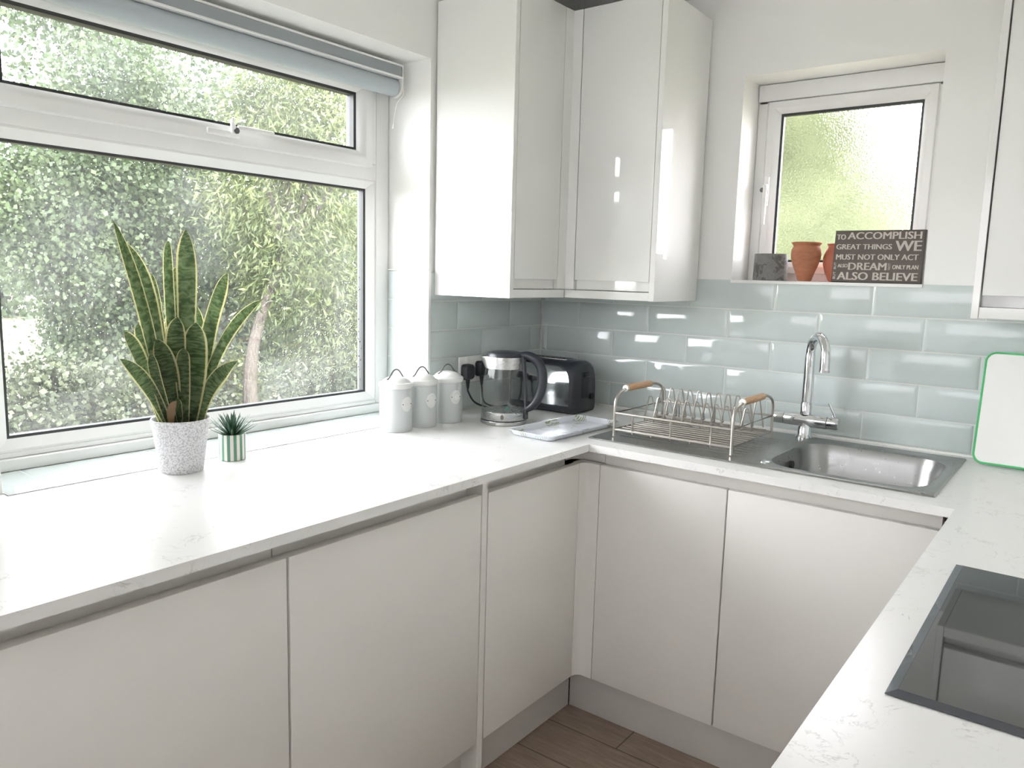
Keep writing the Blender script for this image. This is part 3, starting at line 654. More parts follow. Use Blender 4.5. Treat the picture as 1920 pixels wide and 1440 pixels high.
# ================================================================== canisters
cn = thing('canister', 'pale grey canister nearest the camera, leftmost of the three by the window reveal', 'canister', (0, 0, W+.0005), 'lidded metal canisters')
bm = nb(); lathe(bm, [(.001, 0), (.0495, 0), (.0505, .002), (.0505, .132), (.0488, .1335), (.001, .1335)], (0, 0, W+.0005), 48); bdy = obj('body', bm, can_m, cn)
bm = nb(); lathe(bm, [(.0488, .1335), (.0488, .1365), (.0525, .138), (.0535, .143), (.0535, .1475), (.052, .150), (.046, .1515), (.044, .153), (.040, .158), (.030, .1645), (.016, .168), (.001, .169)], (0, 0, W+.0005), 48)
lid = obj('lid', bm, canlid_m, cn)
bm = nb(); tube(bm, smooth_path([(0, -.034, W+.163), (0, -.028, W+.1665), (0, -.021, W+.176), (0, -.011, W+.187), (0, 0, W+.191), (0, .011, W+.187), (0, .021, W+.176), (0, .028, W+.1665), (0, .034, W+.163)], 5), .0022, 8)
for s in (-1, 1): tube(bm, [(0, s*.034, W+.161), (0, s*.034, W+.1645)], .004, 10)
obj('wire_handle', bm, tin_wire, lid, label='dark wire handle')
bm = nb()
def on_can(a, h, d=0): rr = .0507+d; ang = a/.0505; return (rr*math.cos(ang), rr*math.sin(ang), W+.088+h)
E = lambda k, s, d: [on_can(.0195*s*math.cos(2*PI*i/k), .0235*s*math.sin(2*PI*i/k), d) for i in range(k)]
loft(bm, [E(32, 1, -.0004), E(32, 1, .0014), E(32, .9, .0018), E(32, .82, .0008), E(32, .62, .0008), E(32, .58, .0016), E(32, .5, .0016), E(32, .46, .0008), E(32, .2, .0006)], True, False, True)
for k in range(9):
    a = R(20*k-80+180 if k < 9 else 0)
for k in range(12):
    a0 = R(30*k); c_ = (.0195*.72*math.cos(a0), .0235*.72*math.sin(a0)); q = [(c_[0]+.0011*math.cos(t_), c_[1]+.0015*math.sin(t_)) for t_ in [i*PI/3 for i in range(6)]]
    loft(bm, [[on_can(x, z, .0006) for x, z in q], [on_can(x, z, .0017) for x, z in q]], True, False, True)
emb = obj('emblem', bm, emblem_m, bdy, 40, label='raised oval emblem')
for s in (-1, 1):
    bm = nb(); c_ = on_can(s*.0155, 0, .001); d_ = on_can(s*.0155, 0, .0028); cyl(bm, c_, d_, .0017, 10)
    obj('rivet', bm, tin_wire, bdy, label='dark rivet')
bm = nb()
for zz, hw in ((.0035, .0060), (0, .0075), (-.0035, .0055)):      # worn relief in the middle of the plaque
    pts = [on_can(hw*(k/5-1), zz+.0009*math.sin(k*2.1+zz*900), .0012) for k in range(11)]
    tube(bm, pts, .0006, 6)
obj('relief', bm, emblem_m, emb, 0)
cn.location = (.085, -.890, W+.0005); cn.rotation_euler = (0, 0, R(-2))
dup(cn, (.087, -.778, W+.0005), R(-7), 'pale grey canister standing in the middle of the three by the window reveal')
dup(cn, (.094, -.663, W+.0005), R(-14), 'pale grey canister furthest from the camera, rightmost of the three beside the kettle')

# ================================================================== sockets, plugs
sk1 = thing('wall_socket', 'white double socket on the tiles behind the kettle with two plugs in it', 'socket', (0, -.43, B-.345), 'white wall sockets')
obj('plate', bx((.0005, -.507, B-.392), (.009, -.358, B-.298), .002, 2), white_pl, sk1)
obj('switch', bx((.009, -.470, B-.322), (.012, -.458, B-.302), .001), white_pl, sk1); obj('switch', bx((.009, -.406, B-.322), (.012, -.394, B-.302), .001), white_pl, sk1)
sk2 = thing('wall_socket', 'white single socket in the corner, seen through the kettle handle', 'socket', (0, -.09, B-.38), 'white wall sockets')
obj('plate', bx((.0005, -.136, B-.43), (.009, -.048, B-.344), .002, 2), white_pl, sk2)
def plug(label, y, z, cord, grp='black mains plugs'):
    t = thing('mains_plug', label, 'plug', (.03, y, z), grp)
    bm = nb(); o_ = []
    for d, s in ((.0095, .8), (.012, 1), (.030, .96), (.036, .8)):
        o_.append([(d, y+p[0]*s, z+p[1]*s) for p in [(a*.026/.026, b_) for a, b_, _ in rrect(0, 0, .026, .028, .012, 0, 5)]])
    loft(bm, o_, True, True, True); obj('plug_body', bm, black_pl, t)
    bm = nb(); tube(bm, [(.022, y, z-.024), (.022, y, z-.045), (.022, y+.001, z-.06)], [.009, .0065, .0045], 10); obj('strain_relief', bm, black_pl, t)
    bm = nb(); tube(bm, smooth_path([(.022, y+.001, z-.058)] + cord, 8), .0034, 8); obj('cord', bm, black_pl, t, label='black cord')
plug('left black plug in the double socket, its cord curving behind the kettle', -.475, B-.352, [(.023, -.472, B-.425), (.04, -.455, B-.462), (.08, -.42, B-.482), (.15, -.40, W+.0045), (.20, -.42, W+.0045)])
plug('black plug right in the double socket, half hidden behind the kettle spout', -.398, B-.345, [(.023, -.396, B-.42), (.026, -.385, B-.47), (.045, -.34, W+.0045), (.06, -.29, W+.0045)])
plug('black plug in the corner socket, seen inside the loop of the kettle handle', -.080, B-.375, [(.023, -.079, B-.445), (.028, -.075, B-.475), (.05, -.07, W+.0045), (.09, -.075, W+.0045)])

# ================================================================== kettle
kx, ky = .243, -.545
kt = thing('kettle', 'glass and steel electric kettle with black lid and handle, before the wall socket', 'kettle', (kx, ky, W))
c = (kx, ky, W+.0005)
bm = nb(); lathe(bm, [(.001, 0), (.076, 0), (.0775, .002), (.0775, .010), (.076, .012), (.001, .012)], c, 56); pb = obj('power_base', bm, steel, kt)
bm = nb(); lathe(bm, [(.0745, .0118), (.0745, .0155)], c, 56); obj('gap_ring', bm, black_pl, kt, label='black ring above the power base')
bm = nb(); lathe(bm, [(.001, .0155), (.0755, .0155), (.0762, .017), (.0755, .041), (.074, .0425), (.001, .044)], c, 56); sb = obj('steel_band', bm, steel, kt)
bm = nb(); lathe(bm, [(.0735, .0425), (.0738, .06), (.0735, .09), (.071, .13), (.067, .17), (.0645, .187)], c, 56)
obj('glass_jug', bm, kettle_glass, kt)
bm = nb(); lathe(bm, [(.0655, .184), (.0655, .190), (.0635, .222), (.058, .2235)], c, 56)
# pouring lip
sd = Vector((-.80, -.60, 0))
for v_ in bm.verts:
    d = Vector((v_.co.x-kx, v_.co.y-ky, 0)); k_ = max(0, d.normalized().dot(sd)-.86)/.14
    hgt = (v_.co.z-c[2]-.184)/.038; v_.co += sd*(.020*k_*k_*max(0, min(1, hgt)))
obj('steel_collar', bm, steel, kt)
bm = nb(); lathe(bm, [(.0625, .2225), (.0625, .228), (.058, .2345), (.045, .238), (.02, .2395), (.001, .2395)], c, 48); ld = obj('lid', bm, black_pl, kt, label='black lid')
hd_ = Vector((.93, .36, 0)).normalized()
def kp(r_, z): return Vector((kx, ky, c[2]+z))+hd_*r_
bm = nb(); pth = smooth_path([kp(.050, .226), kp(.075, .2285), kp(.100, .220), kp(.121, .196), kp(.130, .160), kp(.127, .120), kp(.115, .085), kp(.098, .062), kp(.078, .050)], 6)
side = Vector((-hd_.y, hd_.x, 0)); loops = []
for i, p in enumerate(pth):
    tt = (pth[min(i+1, len(pth)-1)]-pth[max(i-1, 0)]).normalized(); nn = tt.cross(side).normalized(); t_ = i/(len(pth)-1)
    hw = .0165-.002*math.sin(PI*t_); ht = .0115+.005*math.sin(PI*t_)
    loops.append([p+side*(hw*math.cos(2*PI*k/14))+nn*(ht*math.sin(2*PI*k/14)) for k in range(14)])
loft(bm, loops, True, True, True)
obj('handle', bm, black_pl, kt, 60, label='black loop handle')
bm = nb(); lp_ = []
for z, rr in ((.016, .0785), (.045, .0772), (.09, .0755), (.13, .073), (.17, .069), (.19, .0672), (.222, .0645)):
    q = kp(rr, z); lp_.append([q+side*.013-hd_*.003, q+side*.013+hd_*.003, q-side*.013+hd_*.003, q-side*.013-hd_*.003])
loft(bm, lp_, True, True, True); obj('back_strip', bm, black_pl, kt, label='black strip down the glass')
fd = Vector((.62, -.785, 0)).normalized(); fs = Vector((-fd.y, fd.x, 0))
bm = nb(); q0 = Vector((kx, ky, c[2]+.029))+fd*.0763-fs*.006
pl = [(0, .0085), (.004, .006), (.0055, 0), (.004, -.006), (0, -.0085), (-.004, -.006), (-.0055, 0), (-.004, .006)]
loft(bm, [[q0+fs*(a*s)+Vector((0, 0, b_*s))+fd*d for a, b_ in pl] for s, d in ((1, -.0015), (1, .0006), (.7, .0006), (.65, .0002), (.25, .0004))], True, False, True); obj('emblem', bm, mat('bronze_emblem', (.22, .19, .15), .4, .6), sb, label='small leaf-shaped emblem')
bm = nb(); fd2 = Vector((.72, -.69, 0)).normalized(); fs2 = Vector((-fd2.y, fd2.x, 0)); q1 = Vector((kx, ky, c[2]+.059))+fd2*.0742
lp_ = []
for s, d in ((1, .0), (1, .0006), (.55, .0006), (.55, .0)): lp_.append([q1+fs2*(.0045*s*math.cos(2*PI*i/20))+Vector((0, 0, .0045*s*math.sin(2*PI*i/20)))+fd2*d for i in range(20)])
loft(bm, lp_, True); obj('level_mark', bm, mat('teal_print', (.02, .42, .33), .5), kt, label='small teal ring printed on the glass')

# ================================================================== toaster
ts = thing('toaster', 'black and chrome two-slot toaster in the corner beside the kettle', 'toaster', (.19, -.19, W))
tx0, tx1, ty0, ty1, tz = .050, .338, -.278, -.108, W+.190
def tprof(x, s=1.0, top=1.0):
    """cross-section of the body at x, facing the end"""
    o_ = []; hw = (ty1-ty0)/2*s; cy = (ty0+ty1)/2; H_ = .006+(tz-W-.006)*top
    P = [(-hw+.012, .004), (-hw+.002, .012), (-hw, .03), (-hw+.002, H_*.55), (-hw+.007, H_*.76), (-hw+.019, H_*.89), (-hw+.038, H_*.965), (-hw+.06, H_)]
    P += [(-a, b_) for a, b_ in P[::-1]]
    return [(x, cy+a, W+b_) for a, b_ in P]
bm = nb(); loft(bm, [tprof(tx0, .86, .9), tprof(tx0+.004, .93, .96), tprof(tx0+.014, .985, .995), tprof(tx0+.03, .985), tprof(tx1-.034, .985), tprof(tx1-.033, 1.0, 1.005), tprof(tx1-.014, .995, .995), tprof(tx1-.004, .95, .965), tprof(tx1, .88, .92)], True, True, True)
tb = obj('body', bm, black_pl, ts, 50)
# chrome side shells, bulging, with a rounded upper end
def shell(sgn):
    bm = nb(); cy = (ty0+ty1)/2; hw = (ty1-ty0)/2+.0005; loops = []
    Ht = tz-W
    zs = [.031, .04, .07, .10, .115, .13, .145, .155, .163, .169, .1725]
    for z in zs:
        # outward bulge following the body
        k_ = z/Ht
        if k_ < .55: yy = hw+.0015
        elif k_ < .76: yy = hw+.0015-.007*((k_-.55)/.21)**1.5
        else: yy = hw-.0055-.015*((k_-.76)/.16)**1.35
        xr = tx1-.011; 
        if z > .10: xr -= .060*(1-math.sqrt(max(0, 1-((z-.10)/.0735)**2)))
        xl = tx0+.020
        if z > .125: xl += .034*(1-math.sqrt(max(0, 1-((z-.125)/.0485)**2)))
        loops.append([(xl+(xr-xl)*i/10, cy-sgn*(yy+.003*math.sin(PI*i/10)), W+z) for i in range(11)])
    loft(bm, loops, False); g_ = bmesh.ops.solidify(bm, geom=bm.faces[:], thickness=.0015)
    return bm
obj('chrome_panel', shell(1), chrome, ts, 60, label='mirror chrome side panel'); obj('chrome_panel', shell(-1), chrome, ts, 60, label='mirror chrome side panel')
bm = nb(); box(bm, (tx0+.045, -.226, tz-.001), (tx1-.060, -.160, tz+.0022), .002, 2); obj('slot_plate', bm, steel, ts, label='steel plate round the slots')
bm = nb(); box(bm, (tx0+.055, -.2195, tz), (tx1-.068, -.2005, tz+.0028)); box(bm, (tx0+.055, -.186, tz), (tx1-.068, -.167, tz+.0028)); obj('slots', bm, dark_slot, ts, 0)
bm = nb(); box(bm, (tx1-.006, -.215, W+.055), (tx1+.0015, -.165, W+.150), .003, 2); lc = obj('lever_channel', bm, dark_slot, ts)
bm = nb(); box(bm, (tx1, -.206, W+.132), (tx1+.014, -.174, W+.145), .004, 2); obj('lever', bm, black_pl, lc)
bm = nb(); cyl(bm, (tx1-.003, -.150, W+.058), (tx1+.008, -.150, W+.058), .011, 20); obj('browning_dial', bm, black_pl, ts)
for zz in (.040, .066):
    bm = nb(); cyl(bm, (tx1-.006, -.243, W+zz), (tx1-.0005, -.243, W+zz), .0035, 14); obj('button', bm, grey_pl, ts)
for xx in (tx0+.03, tx1-.03):
    for yy in (ty0+.03, ty1-.03):
        bm = nb(); lathe(bm, [(.008, 0), (.008, .0055)], (xx, yy, W+.0003), 12, True, True); obj('foot', bm, dark_slot, ts)

# ================================================================== tray
a_ = math.atan2(-.02, .16)
tr_ = nb()
def tl(hx, hy, r_, z): 
    M = Matrix.Translation((.4725, -.516, 0)) @ Matrix.Rotation(R(-2.5), 4, 'Z')
    return [M @ Vector(p) for p in rrect(0, 0, hx, hy, r_, z, 6)]
z0 = W+.0006
loft(tr_, [tl(.070, .175, .018, z0), tl(.078, .182, .02, z0+.004), tl(.083, .187, .02, z0+.015), tl(.088, .192, .02, z0+.0165), tl(.088, .192, .02, z0+.0185), tl(.082, .186, .02, z0+.0185), tl(.073, .177, .018, z0+.006), tl(.066, .170, .016, z0+.0035)], True, True, True)
o = obj('serving_tray', tr_, tray_m, None, 40); tag(o, 'small white serving tray with a leaf print between kettle and dish rack', 'tray')

# ================================================================== small window sill
sg = thing('slogan_sign', 'dark brown sign with cream slogan lettering on the small window sill', 'sign', (1.235, .035, B))
lean = R(4)
def sp3(u_, v_, d):   # u 0..1 along, v 0..1 up, d outwards
    return Vector((1.106+.257*u_, .022+v_*.160*math.sin(lean)-d*math.cos(lean), B+.0008+v_*.160*math.cos(lean)+d*math.sin(lean)))
bm = nb(); loft(bm, [[sp3(0, 0, -.018), sp3(1, 0, -.018), sp3(1, 1, -.018), sp3(0, 1, -.018)], [sp3(0, 0, -.0006), sp3(1, 0, -.0006), sp3(1, 1, -.0006), sp3(0, 1, -.0006)]], True, True, True); obj('board', bm, sign_edge, sg, 0)
e = .008; bm = nb(); loft(bm, [[sp3(e, e*1.6, -.001), sp3(1-e*1.2, e*1.6, -.001), sp3(1-e*1.2, 1-e*1.6, -.001), sp3(e, 1-e*1.6, -.001)], [sp3(e, e*1.6, .0004), sp3(1-e*1.2, e*1.6, .0004), sp3(1-e*1.2, 1-e*1.6, .0004), sp3(e, 1-e*1.6, .0004)]], True, True, True); fc = obj('face', bm, sign_m, sg, 0)
for body_, u0_, u1_, v0_, v1_ in (('TO', .022, .122, .825, .925), ('ACCOMPLISH', .148, .957, .83, .965), ('GREAT THINGS', .025, .650, .635, .735), ('WE', .690, .965, .605, .795),
        ('MUST NOT ONLY ACT', .034, .945, .435, .54), ('ALSO', .062, .175, .285, .352), ('DREAM', .188, .612, .238, .378), ('ONLY PLAN', .680, .955, .262, .342), ('ALSO BELIEVE', .068, .955, .045, .195)):
    me = text_mesh(body_, (u0_, u1_, v0_, v1_), lambda a, b_, w_: sp3(a, b_, .0005+w_), .0006, .03); obj('lettering', None, letter_m, fc, 0, mesh=me)
for body_, u0_, u1_, v0_, v1_ in (('BUT', .016, .043, .250, .385), ('BUT', .016, .045, .060, .200), ('NOT', .630, .657, .248, .372)):
    me = text_mesh(body_, (v0_, v1_, -u1_, -u0_), lambda a, b_, w_: sp3(-b_, a, .0005+w_))
    obj('lettering', None, letter_m, fc, 0, mesh=me)
bm = nb(); lathe(bm, [(.001, 0), (.020, 0), (.0225, .004), (.028, .022), (.038, .048), (.0455, .072), (.0475, .088), (.0455, .102), (.0415, .110), (.0405, .114), (.044, .119), (.047, .122), (.0475, .1245), (.046, .126), (.041, .124), (.038, .116), (.0375, .110), (.042, .09), (.035, .05), (.02, .015), (.001, .012)], (1.010, .062, B+.0004), 56)
o = obj('terracotta_pot', bm, terra); tag(o, 'orange terracotta pot with flared rim beside the grey tealight pot', 'pot', 'small terracotta pots')
bm = nb(); lathe(bm, [(.001, 0), (.022, 0), (.027, .004), (.038, .028), (.0455, .055), (.0465, .075), (.041, .098), (.034, .110), (.033, .114), (.036, .119), (.037, .1215), (.035, .1225), (.031, .119), (.03, .11), (.038, .09), (.035, .04), (.001, .014)], (1.104, .092, B+.0004), 56)
o = obj('terracotta_pot', bm, terra2); tag(o, 'redder terracotta pot half hidden behind the slogan sign', 'pot', 'small terracotta pots')
bm = nb(); lathe(bm, [(.001, 0), (.0545, 0), (.0555, .002), (.0555, .012), (.0535, .0865), (.0525, .088), (.045, .088), (.0445, .08), (.044, .03), (.001, .028)], (.893, .070, B+.0004), 48)
o = obj('tealight_pot', bm, concrete); tag(o, 'squat grey mottled stone pot, leftmost on the small window sill', 'pot')

# ================================================================== plants
px, py = .076, -1.592
pt = thing('snake_plant', 'tall snake plant with yellow-edged leaves in a speckled white pot under the window', 'potted plant', (px, py, W))
pc = (px, py, W+.0005)
bm = nb(); lathe(bm, [(.001, 0), (.047, 0), (.0495, .003), (.055, .045), (.0655, .122), (.0665, .1265), (.0655, .1285), (.063, .1275), (.061, .122), (.058, .108), (.001, .106)], pc, 56); obj('pot', bm, pot_m, pt)
bm = nb(); sg_ = 40; lps = []
for k in range(1, 9):
    rr = .0612*k/8; lps.append([(px+rr*math.cos(2*PI*i/sg_), py+rr*math.sin(2*PI*i/sg_), W+.1165+random.uniform(-.003, .003)+.004*(1-k/8)) for i in range(sg_)])
loft(bm, lps, True, True, False); obj('soil', bm, soil, pt, 60)
LEAVES = [([(0.093, -1.638, -0.357), (0.105, -1.687, -0.105), (0.114, -1.749, 0.087)], 0.0216), ([(0.075, -1.621, -0.357), (0.075, -1.654, -0.095), (0.075, -1.709, 0.042)], 0.0264), ([(0.045, -1.6, -0.363), (0.025, -1.607, -0.146), (0.01, -1.615, -0.024)], 0.0168), ([(0.051, -1.585, -0.365), (0.035, -1.587, -0.066), (0.023, -1.577, 0.052)], 0.0192), ([(0.069, -1.576, -0.363), (0.065, -1.557, -0.065), (0.062, -1.555, 0.08)], 0.0409), ([(0.063, -1.544, -0.366), (0.055, -1.497, -0.152), (0.049, -1.439, -0.019)], 0.0375), ([(0.075, -1.546, -0.364), (0.075, -1.471, -0.189), (0.075, -1.357, -0.086)], 0.024), ([(0.093, -1.554, -0.363), (0.105, -1.525, -0.288), (0.114, -1.457, -0.235)], 0.0337), ([(0.093, -1.58, -0.362), (0.105, -1.569, -0.23), (0.114, -1.567, -0.137)], 0.0505), ([(0.081, -1.597, -0.359), (0.085, -1.603, -0.212), (0.088, -1.597, -0.125)], 0.0385), ([(0.102, -1.595, -0.358), (0.12, -1.607, -0.248), (0.133, -1.607, -0.195)], 0.0264), ([(0.099, -1.65, -0.348), (0.115, -1.694, -0.266), (0.127, -1.753, -0.209)], 0.0264), ([(0.075, -1.639, -0.35), (0.075, -1.68, -0.229), (0.075, -1.718, -0.154)], 0.0288), ([(0.057, -1.621, -0.355), (0.045, -1.656, -0.208), (0.036, -1.666, -0.143)], 0.0216), ([(0.096, -1.615, -0.357), (0.11, -1.639, -0.246), (0.121, -1.668, -0.171)], 0.0375), ([(0.105, -1.644, -0.354), (0.125, -1.672, -0.263), (0.14, -1.69, -0.198)], 0.0216), ([(0.105, -1.638, -0.36), (0.125, -1.641, -0.335), (0.14, -1.635, -0.314)], 0.0144), ([(0.045, -1.567, -0.363), (0.025, -1.557, -0.102), (0.01, -1.559, -0.014)], 0.0288), ([(0.057, -1.531, -0.366), (0.045, -1.512, -0.309), (0.036, -1.5, -0.264)], 0.0192), ([(0.051, -1.522, -0.368), (0.035, -1.496, -0.335), (0.023, -1.477, -0.305)], 0.0183), ([(0.045, -1.61, -0.358), (0.025, -1.649, -0.127), (0.01, -1.65, -0.035)], 0.0168), ([(0.045, -1.572, -0.365), (0.025, -1.581, -0.191), (0.01, -1.566, -0.094)], 0.0216), ([(0.048, -1.588, -0.362), (0.03, -1.589, -0.217), (0.016, -1.576, -0.129)], 0.024), ([(0.051, -1.547, -0.367), (0.035, -1.513, -0.231), (0.023, -1.51, -0.103)], 0.0288), ([(0.099, -1.605, -0.359), (0.115, -1.618, -0.335), (0.127, -1.626, -0.31)], 0.0144)]
VIEWD = Vector((.87, -.49, 0))
for li, (pp, wd) in enumerate(LEAVES):
    p0, pm, p2 = [Vector((a, b_, c_+B)) for a, b_, c_ in pp]
    d = Vector((p0.x-px, p0.y-py, 0))
    if d.length > .040: d = d.normalized()*.040
    p0 = Vector((px+d.x, py+d.y, W+.114))
    p1 = 2*pm-.5*(p0+p2)
    bm = nb(); uvl = bm.loops.layers.uv.new('UVMap'); NS = 26; loops = []; tw0 = random.uniform(-.45, .45); tw = random.uniform(-.5, .5)
    for i in range(NS+1):
        t_ = i/NS; c_ = p0*(1-t_)**2+p1*2*t_*(1-t_)+p2*t_*t_; tg = ((p1-p0)*(1-t_)+(p2-p1)*t_).normalized()
        sd_ = tg.cross(VIEWD).normalized(); nn = sd_.cross(tg).normalized(); a = tw0+tw*t_; sd_, nn = sd_*math.cos(a)+nn*math.sin(a), nn*math.cos(a)-sd_*math.sin(a)
        prof = (.55+.45*math.sin(min(1, t_/.5)*PI/2)) * (1 if t_ < .5 else max(.0, 1-((t_-.5)/.5)**2.6)**.85)
        hw = wd*.62*max(prof, .02)
        loops.append([bm.verts.new(c_+sd_*(hw*s)+nn*(.22*hw*s*s*1.0-.0)+nn*hw*.20*math.sin(8*t_+s*2+li)*abs(s)) for s in (-1, -.7, -.35, 0, .35, .7, 1)])
    for i in range(NS):
        for k in range(6):
            q = bm.faces.new((loops[i][k], loops[i][k+1], loops[i+1][k+1], loops[i+1][k])); us = ((-1, -.7, -.35, 0, .35, .7, 1)[k]/2+.5, (-1, -.7, -.35, 0, .35, .7, 1)[k+1]/2+.5)
            for lpp, (uu, vv) in zip(q.loops, ((us[0], i/NS), (us[1], i/NS), (us[1], (i+1)/NS), (us[0], (i+1)/NS))): lpp[uvl].uv = (uu, vv+li*1.37)
    bmesh.ops.solidify(bm, geom=bm.faces[:], thickness=.0016)
    obj('leaf', bm, dry_leaf if li in (16,) else leaf_m, pt, 60, label='small brown dry leaf' if li == 16 else None)

qx, qy = .062, -1.446
su = thing('succulent', 'small spiky dark green succulent in a green-striped pot beside the snake plant', 'potted plant', (qx, qy, W))
bm = nb(); uvl = bm.loops.layers.uv.new('UVMap'); lathe(bm, [(.001, 0), (.0315, 0), (.033, .0015), (.033, .066), (.0325, .067), (.0305, .067), (.030, .06), (.001, .058)], (qx, qy, W+.0005), 52)
for q in bm.faces:
    aa = [math.atan2(lp_.vert.co.y-qy, lp_.vert.co.x-qx)/(2*PI) for lp_ in q.loops]
    if max(aa)-min(aa) > .5: aa = [a if a > 0 else a+1 for a in aa]
    for lp_, a in zip(q.loops, aa): lp_[uvl].uv = (a, lp_.vert.co.z)
obj('pot', bm, stripe, su)
bm = nb(); lathe(bm, [(.001, .0635), (.02, .063), (.0298, .0605)], (qx, qy, W+.0005), 32, True); obj('soil', bm, soil, su)
for k in range(44):
    t_ = k/43; az = k*2.39996; el = R(12+68*t_**1.1); ln = .060-.006*t_+random.uniform(-.008, .008)
    base = Vector((qx+.011*(1-t_)*math.cos(az), qy+.011*(1-t_)*math.sin(az), W+.062+.006*t_)); dr = Vector((math.cos(az)*math.cos(el), math.sin(az)*math.cos(el), math.sin(el)))
    cs = base+dr*ln*.55+Vector((0, 0, .004)); tip = base+dr*ln+Vector((0, 0, .014*(1-t_))); pts = []
    for i in range(7):
        s = i/6; pts.append(base*(1-s)**2+cs*2*s*(1-s)+tip*s*s)
    bm = nb(); sd_ = dr.cross(Z).normalized(); lps = []
    for i, p in enumerate(pts):
        s = i/6; hw = .0052*(1-s)**.7*(.75+.25*min(1, s*4))+.0002; up = sd_.cross(dr).normalized()
        lps.append([p+sd_*hw, p+up*hw*.25, p-sd_*hw, p-up*hw*.6])
    loft(bm, lps, True, True, True); obj('leaf', bm, succ, su, 50)

# ================================================================== garden
GZ = B-1.85
struct('ground', bx((-60, -40, GZ-.2), (60, 60, GZ)), lawn_m, smooth=0)
def foliage(centers, radii, n_, lw, ll, droop=.25, clusters=60, spread=.22, shell_=.55):
    """n_ folded leaves gathered in clumps through ellipsoids"""
    V = []; per = max(1, n_//len(centers))
    for c_, r_ in zip(centers, radii):
        d = rng.normal(size=(clusters, 3)); d /= np.linalg.norm(d, axis=1)[:, None]
        cc = np.array(c_)+d*np.array(r_)*(shell_+(1-shell_)*rng.random((clusters, 1)))**.8
        k = rng.integers(0, clusters, per); P = cc[k]+rng.normal(size=(per, 3))*np.array(r_)*spread
        P[:, 2] = np.maximum(P[:, 2], GZ+.05)
        ax = rng.normal(size=(per, 3)); ax[:, 2] -= droop*1.5; ax += .9*(d[k]); ax /= np.linalg.norm(ax, axis=1)[:, None]
        nr = rng.normal(size=(per, 3)); sd = np.cross(ax, nr); sd /= np.linalg.norm(sd, axis=1)[:, None]; nn = np.cross(sd, ax)
        s = (.6+.8*rng.random((per, 1)))
        L = ll*s; Wd = lw*s
        V.append(np.stack([P-ax*L*.5, P+sd*Wd*.5+nn*Wd*.15, P+ax*L*.5, P-sd*Wd*.5+nn*Wd*.15], 1))
    V = np.concatenate(V).reshape(-1, 3); nq = len(V)//4
    me = bpy.data.meshes.new('foliage'); me.vertices.add(len(V)); me.vertices.foreach_set('co', V.astype(np.float32).ravel())
    me.loops.add(nq*4); me.loops.foreach_set('vertex_index', np.arange(nq*4, dtype=np.int32)); me.polygons.add(nq)
    me.polygons.foreach_set('loop_start', np.arange(0, nq*4, 4, dtype=np.int32)); me.update(calc_edges=True); me.validate(); return me
def tree(name, label, cat, centers, radii, n_, lw, ll, m, trunk=None, group=None, **k):
    bx_ = trunk[0] if trunk else (centers[0][0], centers[0][1], GZ)
    t = thing(name, label, cat, (bx_[0], bx_[1], GZ), group)
    obj('foliage', None, m, t, 0, mesh=foliage(centers, radii, n_, lw, ll, **k))
    bm = nb()
    if trunk:
        tube(bm, smooth_path(trunk, 6), [.09*(1-.6*i/(6*(len(trunk)-1))) for i in range(6*(len(trunk)-1)+1)], 10); obj('trunk', bm, bark, t)
        bm = nb(); e_ = Vector(trunk[-1])
        for i in range(7):
            c_ = Vector(centers[i % len(centers)]); r_ = radii[i % len(centers)]; q = c_+Vector((random.uniform(-.6, .6)*r_[0], random.uniform(-.7, .7)*r_[1], random.uniform(-.4, .7)*r_[2]))
            tube(bm, smooth_path([e_, (e_+q)/2+Vector((0, random.uniform(-.2, .2), .15)), q], 5), [.03-.0023*j for j in range(11)], 6)
        obj('branches', bm, bark, t)
    else:
        tube(bm, [(bx_[0], bx_[1], GZ), (bx_[0], bx_[1], centers[0][2])], [.05, .03], 8); obj('stem', bm, bark, t)
    return t
ivy = leaf_mat('ivy_leaves', (.045, .07, .035), (.105, .14, .065), .45)
ash = leaf_mat('bright_ash_leaves', (.075, .105, .04), (.19, .21, .09), .45)
ash2 = leaf_mat('lime_green_leaves', (.16, .195, .10), (.28, .31, .18), .45)
far = leaf_mat('far_tree_leaves', (.045, .07, .038), (.11, .142, .072), .4)
hed = leaf_mat('hedge_leaves', (.04, .054, .03), (.105, .12, .07), .35)
tree('tree', 'dark ivy-covered tree filling the left half of the big window', 'tree', [(-7, 1.35, B+.35), (-7.2, 1.9, B+1.0), (-7, 1.5, B-.55)], [(.9, .85, .85), (1.0, 1.0, 1.2), (.6, .5, .8)], 85000, .042, .055, ivy, [(-7, 1.25, GZ), (-7, 1.2, B-.9), (-7.1, 1.5, B+.2)], 'garden trees')
tree('tree', 'bright yellow-green tree with narrow leaves in the right half of the big window', 'tree', [(-5.6, 3.0, B+.9), (-5.4, 3.2, B-.1), (-5.8, 3.3, B+1.7), (-5.3, 3.6, B-.9)], [(.9, .9, .9), (.8, .8, .8), (.8, .8, .6), (.6, .7, .6)], 52000, .02, .085, ash, [(-5.2, 2.18, GZ), (-5.2, 2.12, B-1.2), (-5.3, 2.3, B-.6), (-5.5, 2.8, B+.2)], 'garden trees', droop=.6)
tree('tree', 'loose green tree behind, showing sky gaps in the top pane of the big window', 'tree', [(-9, 3.0, B+2.5), (-9, 4.4, B+1.6), (-9, 2.2, B+3.3)], [(1.0, 1.6, 1.1), (1.0, 1.6, 1.4), (1.0, 1.6, .9)], 8000, .06, .08, far, [(-9, 3.6, GZ), (-9, 3.5, B), (-9, 3.4, B+1.2)], 'garden trees', clusters=40, spread=.15)
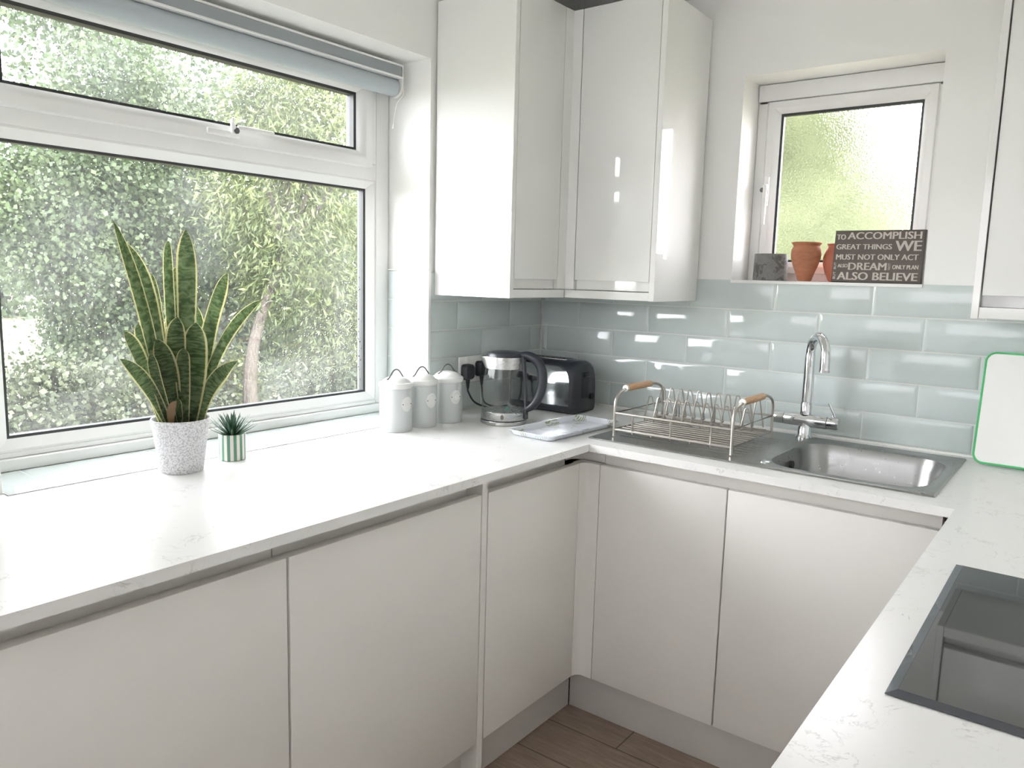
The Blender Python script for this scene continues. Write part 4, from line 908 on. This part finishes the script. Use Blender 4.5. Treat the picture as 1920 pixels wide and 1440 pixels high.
tree('tree', 'mid-green tree standing behind the bright narrow-leaved tree', 'tree', [(-8.5, 5.4, B+.7), (-8.5, 4.4, B-.5), (-8.5, 6.4, B-.6)], [(1.0, 1.5, 1.6), (.9, 1.2, 1.2), (.9, 1.2, 1.2)], 26000, .07, .10, far, [(-8.5, 5.2, GZ), (-8.5, 5.2, B-.5), (-8.5, 5.3, B+.4)], 'garden trees')
tree('shrub', 'clipped hedge shrub low in the left corner of the big window', 'shrub', [(-5.2, .15, B-1.35)], [(.6, .6, .5)], 14000, .04, .05, hed, None, 'garden shrubs')
tree('shrub', 'leafy shrub low behind the white snake plant pot', 'shrub', [(-5.6, 1.35, B-1.4)], [(.6, .65, .55)], 14000, .04, .05, hed, None, 'garden shrubs')
tree('shrub', 'loose shrub low between the two tree trunks', 'shrub', [(-6.2, 2.35, B-1.45)], [(.5, .5, .5)], 9000, .03, .06, ash, None, 'garden shrubs')
tree('shrub', 'green shrub low at the right of the big window, behind the canisters', 'shrub', [(-5.0, 3.3, B-1.5)], [(.6, .8, .5)], 14000, .03, .06, hed, None, 'garden shrubs')
for i, (yy, rr, lb) in enumerate(((6.5, 2.6, 'far round tree beyond the lawn, leftmost in the big window'), (15.5, 3.6, 'far round tree beyond the lawn, middle one'), (24.5, 3.6, 'far round tree beyond the lawn, rightmost one'))):
    tree('tree', lb, 'tree', [(-29, yy, B+.2)], [(2.2, rr, 2.6)], 6000, .22, .3, far, [(-29, yy, GZ), (-29, yy, B-.5), (-29, yy, B+.2)], 'far trees')
tree('tree', 'green tree seen as a blur through the frosted window', 'tree', [(-1.6, 5.3, B+1.9), (-1.0, 5.2, B+.5), (-2.3, 5.4, B+.6), (-.2, 5.2, B-.1), (-.75, 5.2, B+1.35), (-.3, 5.2, B+.55)], [(.85, .6, 1.1), (.95, .6, .9), (.9, .6, 1.2), (.9, .6, .6), (.6, .6, .6), (.6, .6, .6)], 60000, .07, .11, ash2, [(-1.3, 5.3, GZ), (-1.3, 5.3, B-.4), (-1.3, 5.3, B+.3)], 'garden trees')
tree('shrub', 'bright green hedge blurred low behind the frosted window', 'shrub', [(.1, 4.3, B-.45)], [(1.6, .5, 1.0)], 16000, .07, .1, ash2, None, 'garden shrubs')
for i, (xx, yy, lb) in enumerate(((-3.4, -8.6, 'unseen hedge tree added to darken tile reflections, nearest the house'), (-2.0, -9.9, 'unseen hedge tree added to darken tile reflections, middle one'), (-5.0, -9.6, 'unseen hedge tree added to darken tile reflections, furthest one'))):  # out-of-view row added so the tiles mirror dark foliage, not bright sky
    tree('tree', lb, 'tree', [(xx, yy, B-.85)], [(1.3, .8, .5)], 14000, .12, .16, far, [(xx, yy, GZ), (xx, yy, B-1.5), (xx, yy, B-1.2)], 'added unseen hedge trees')
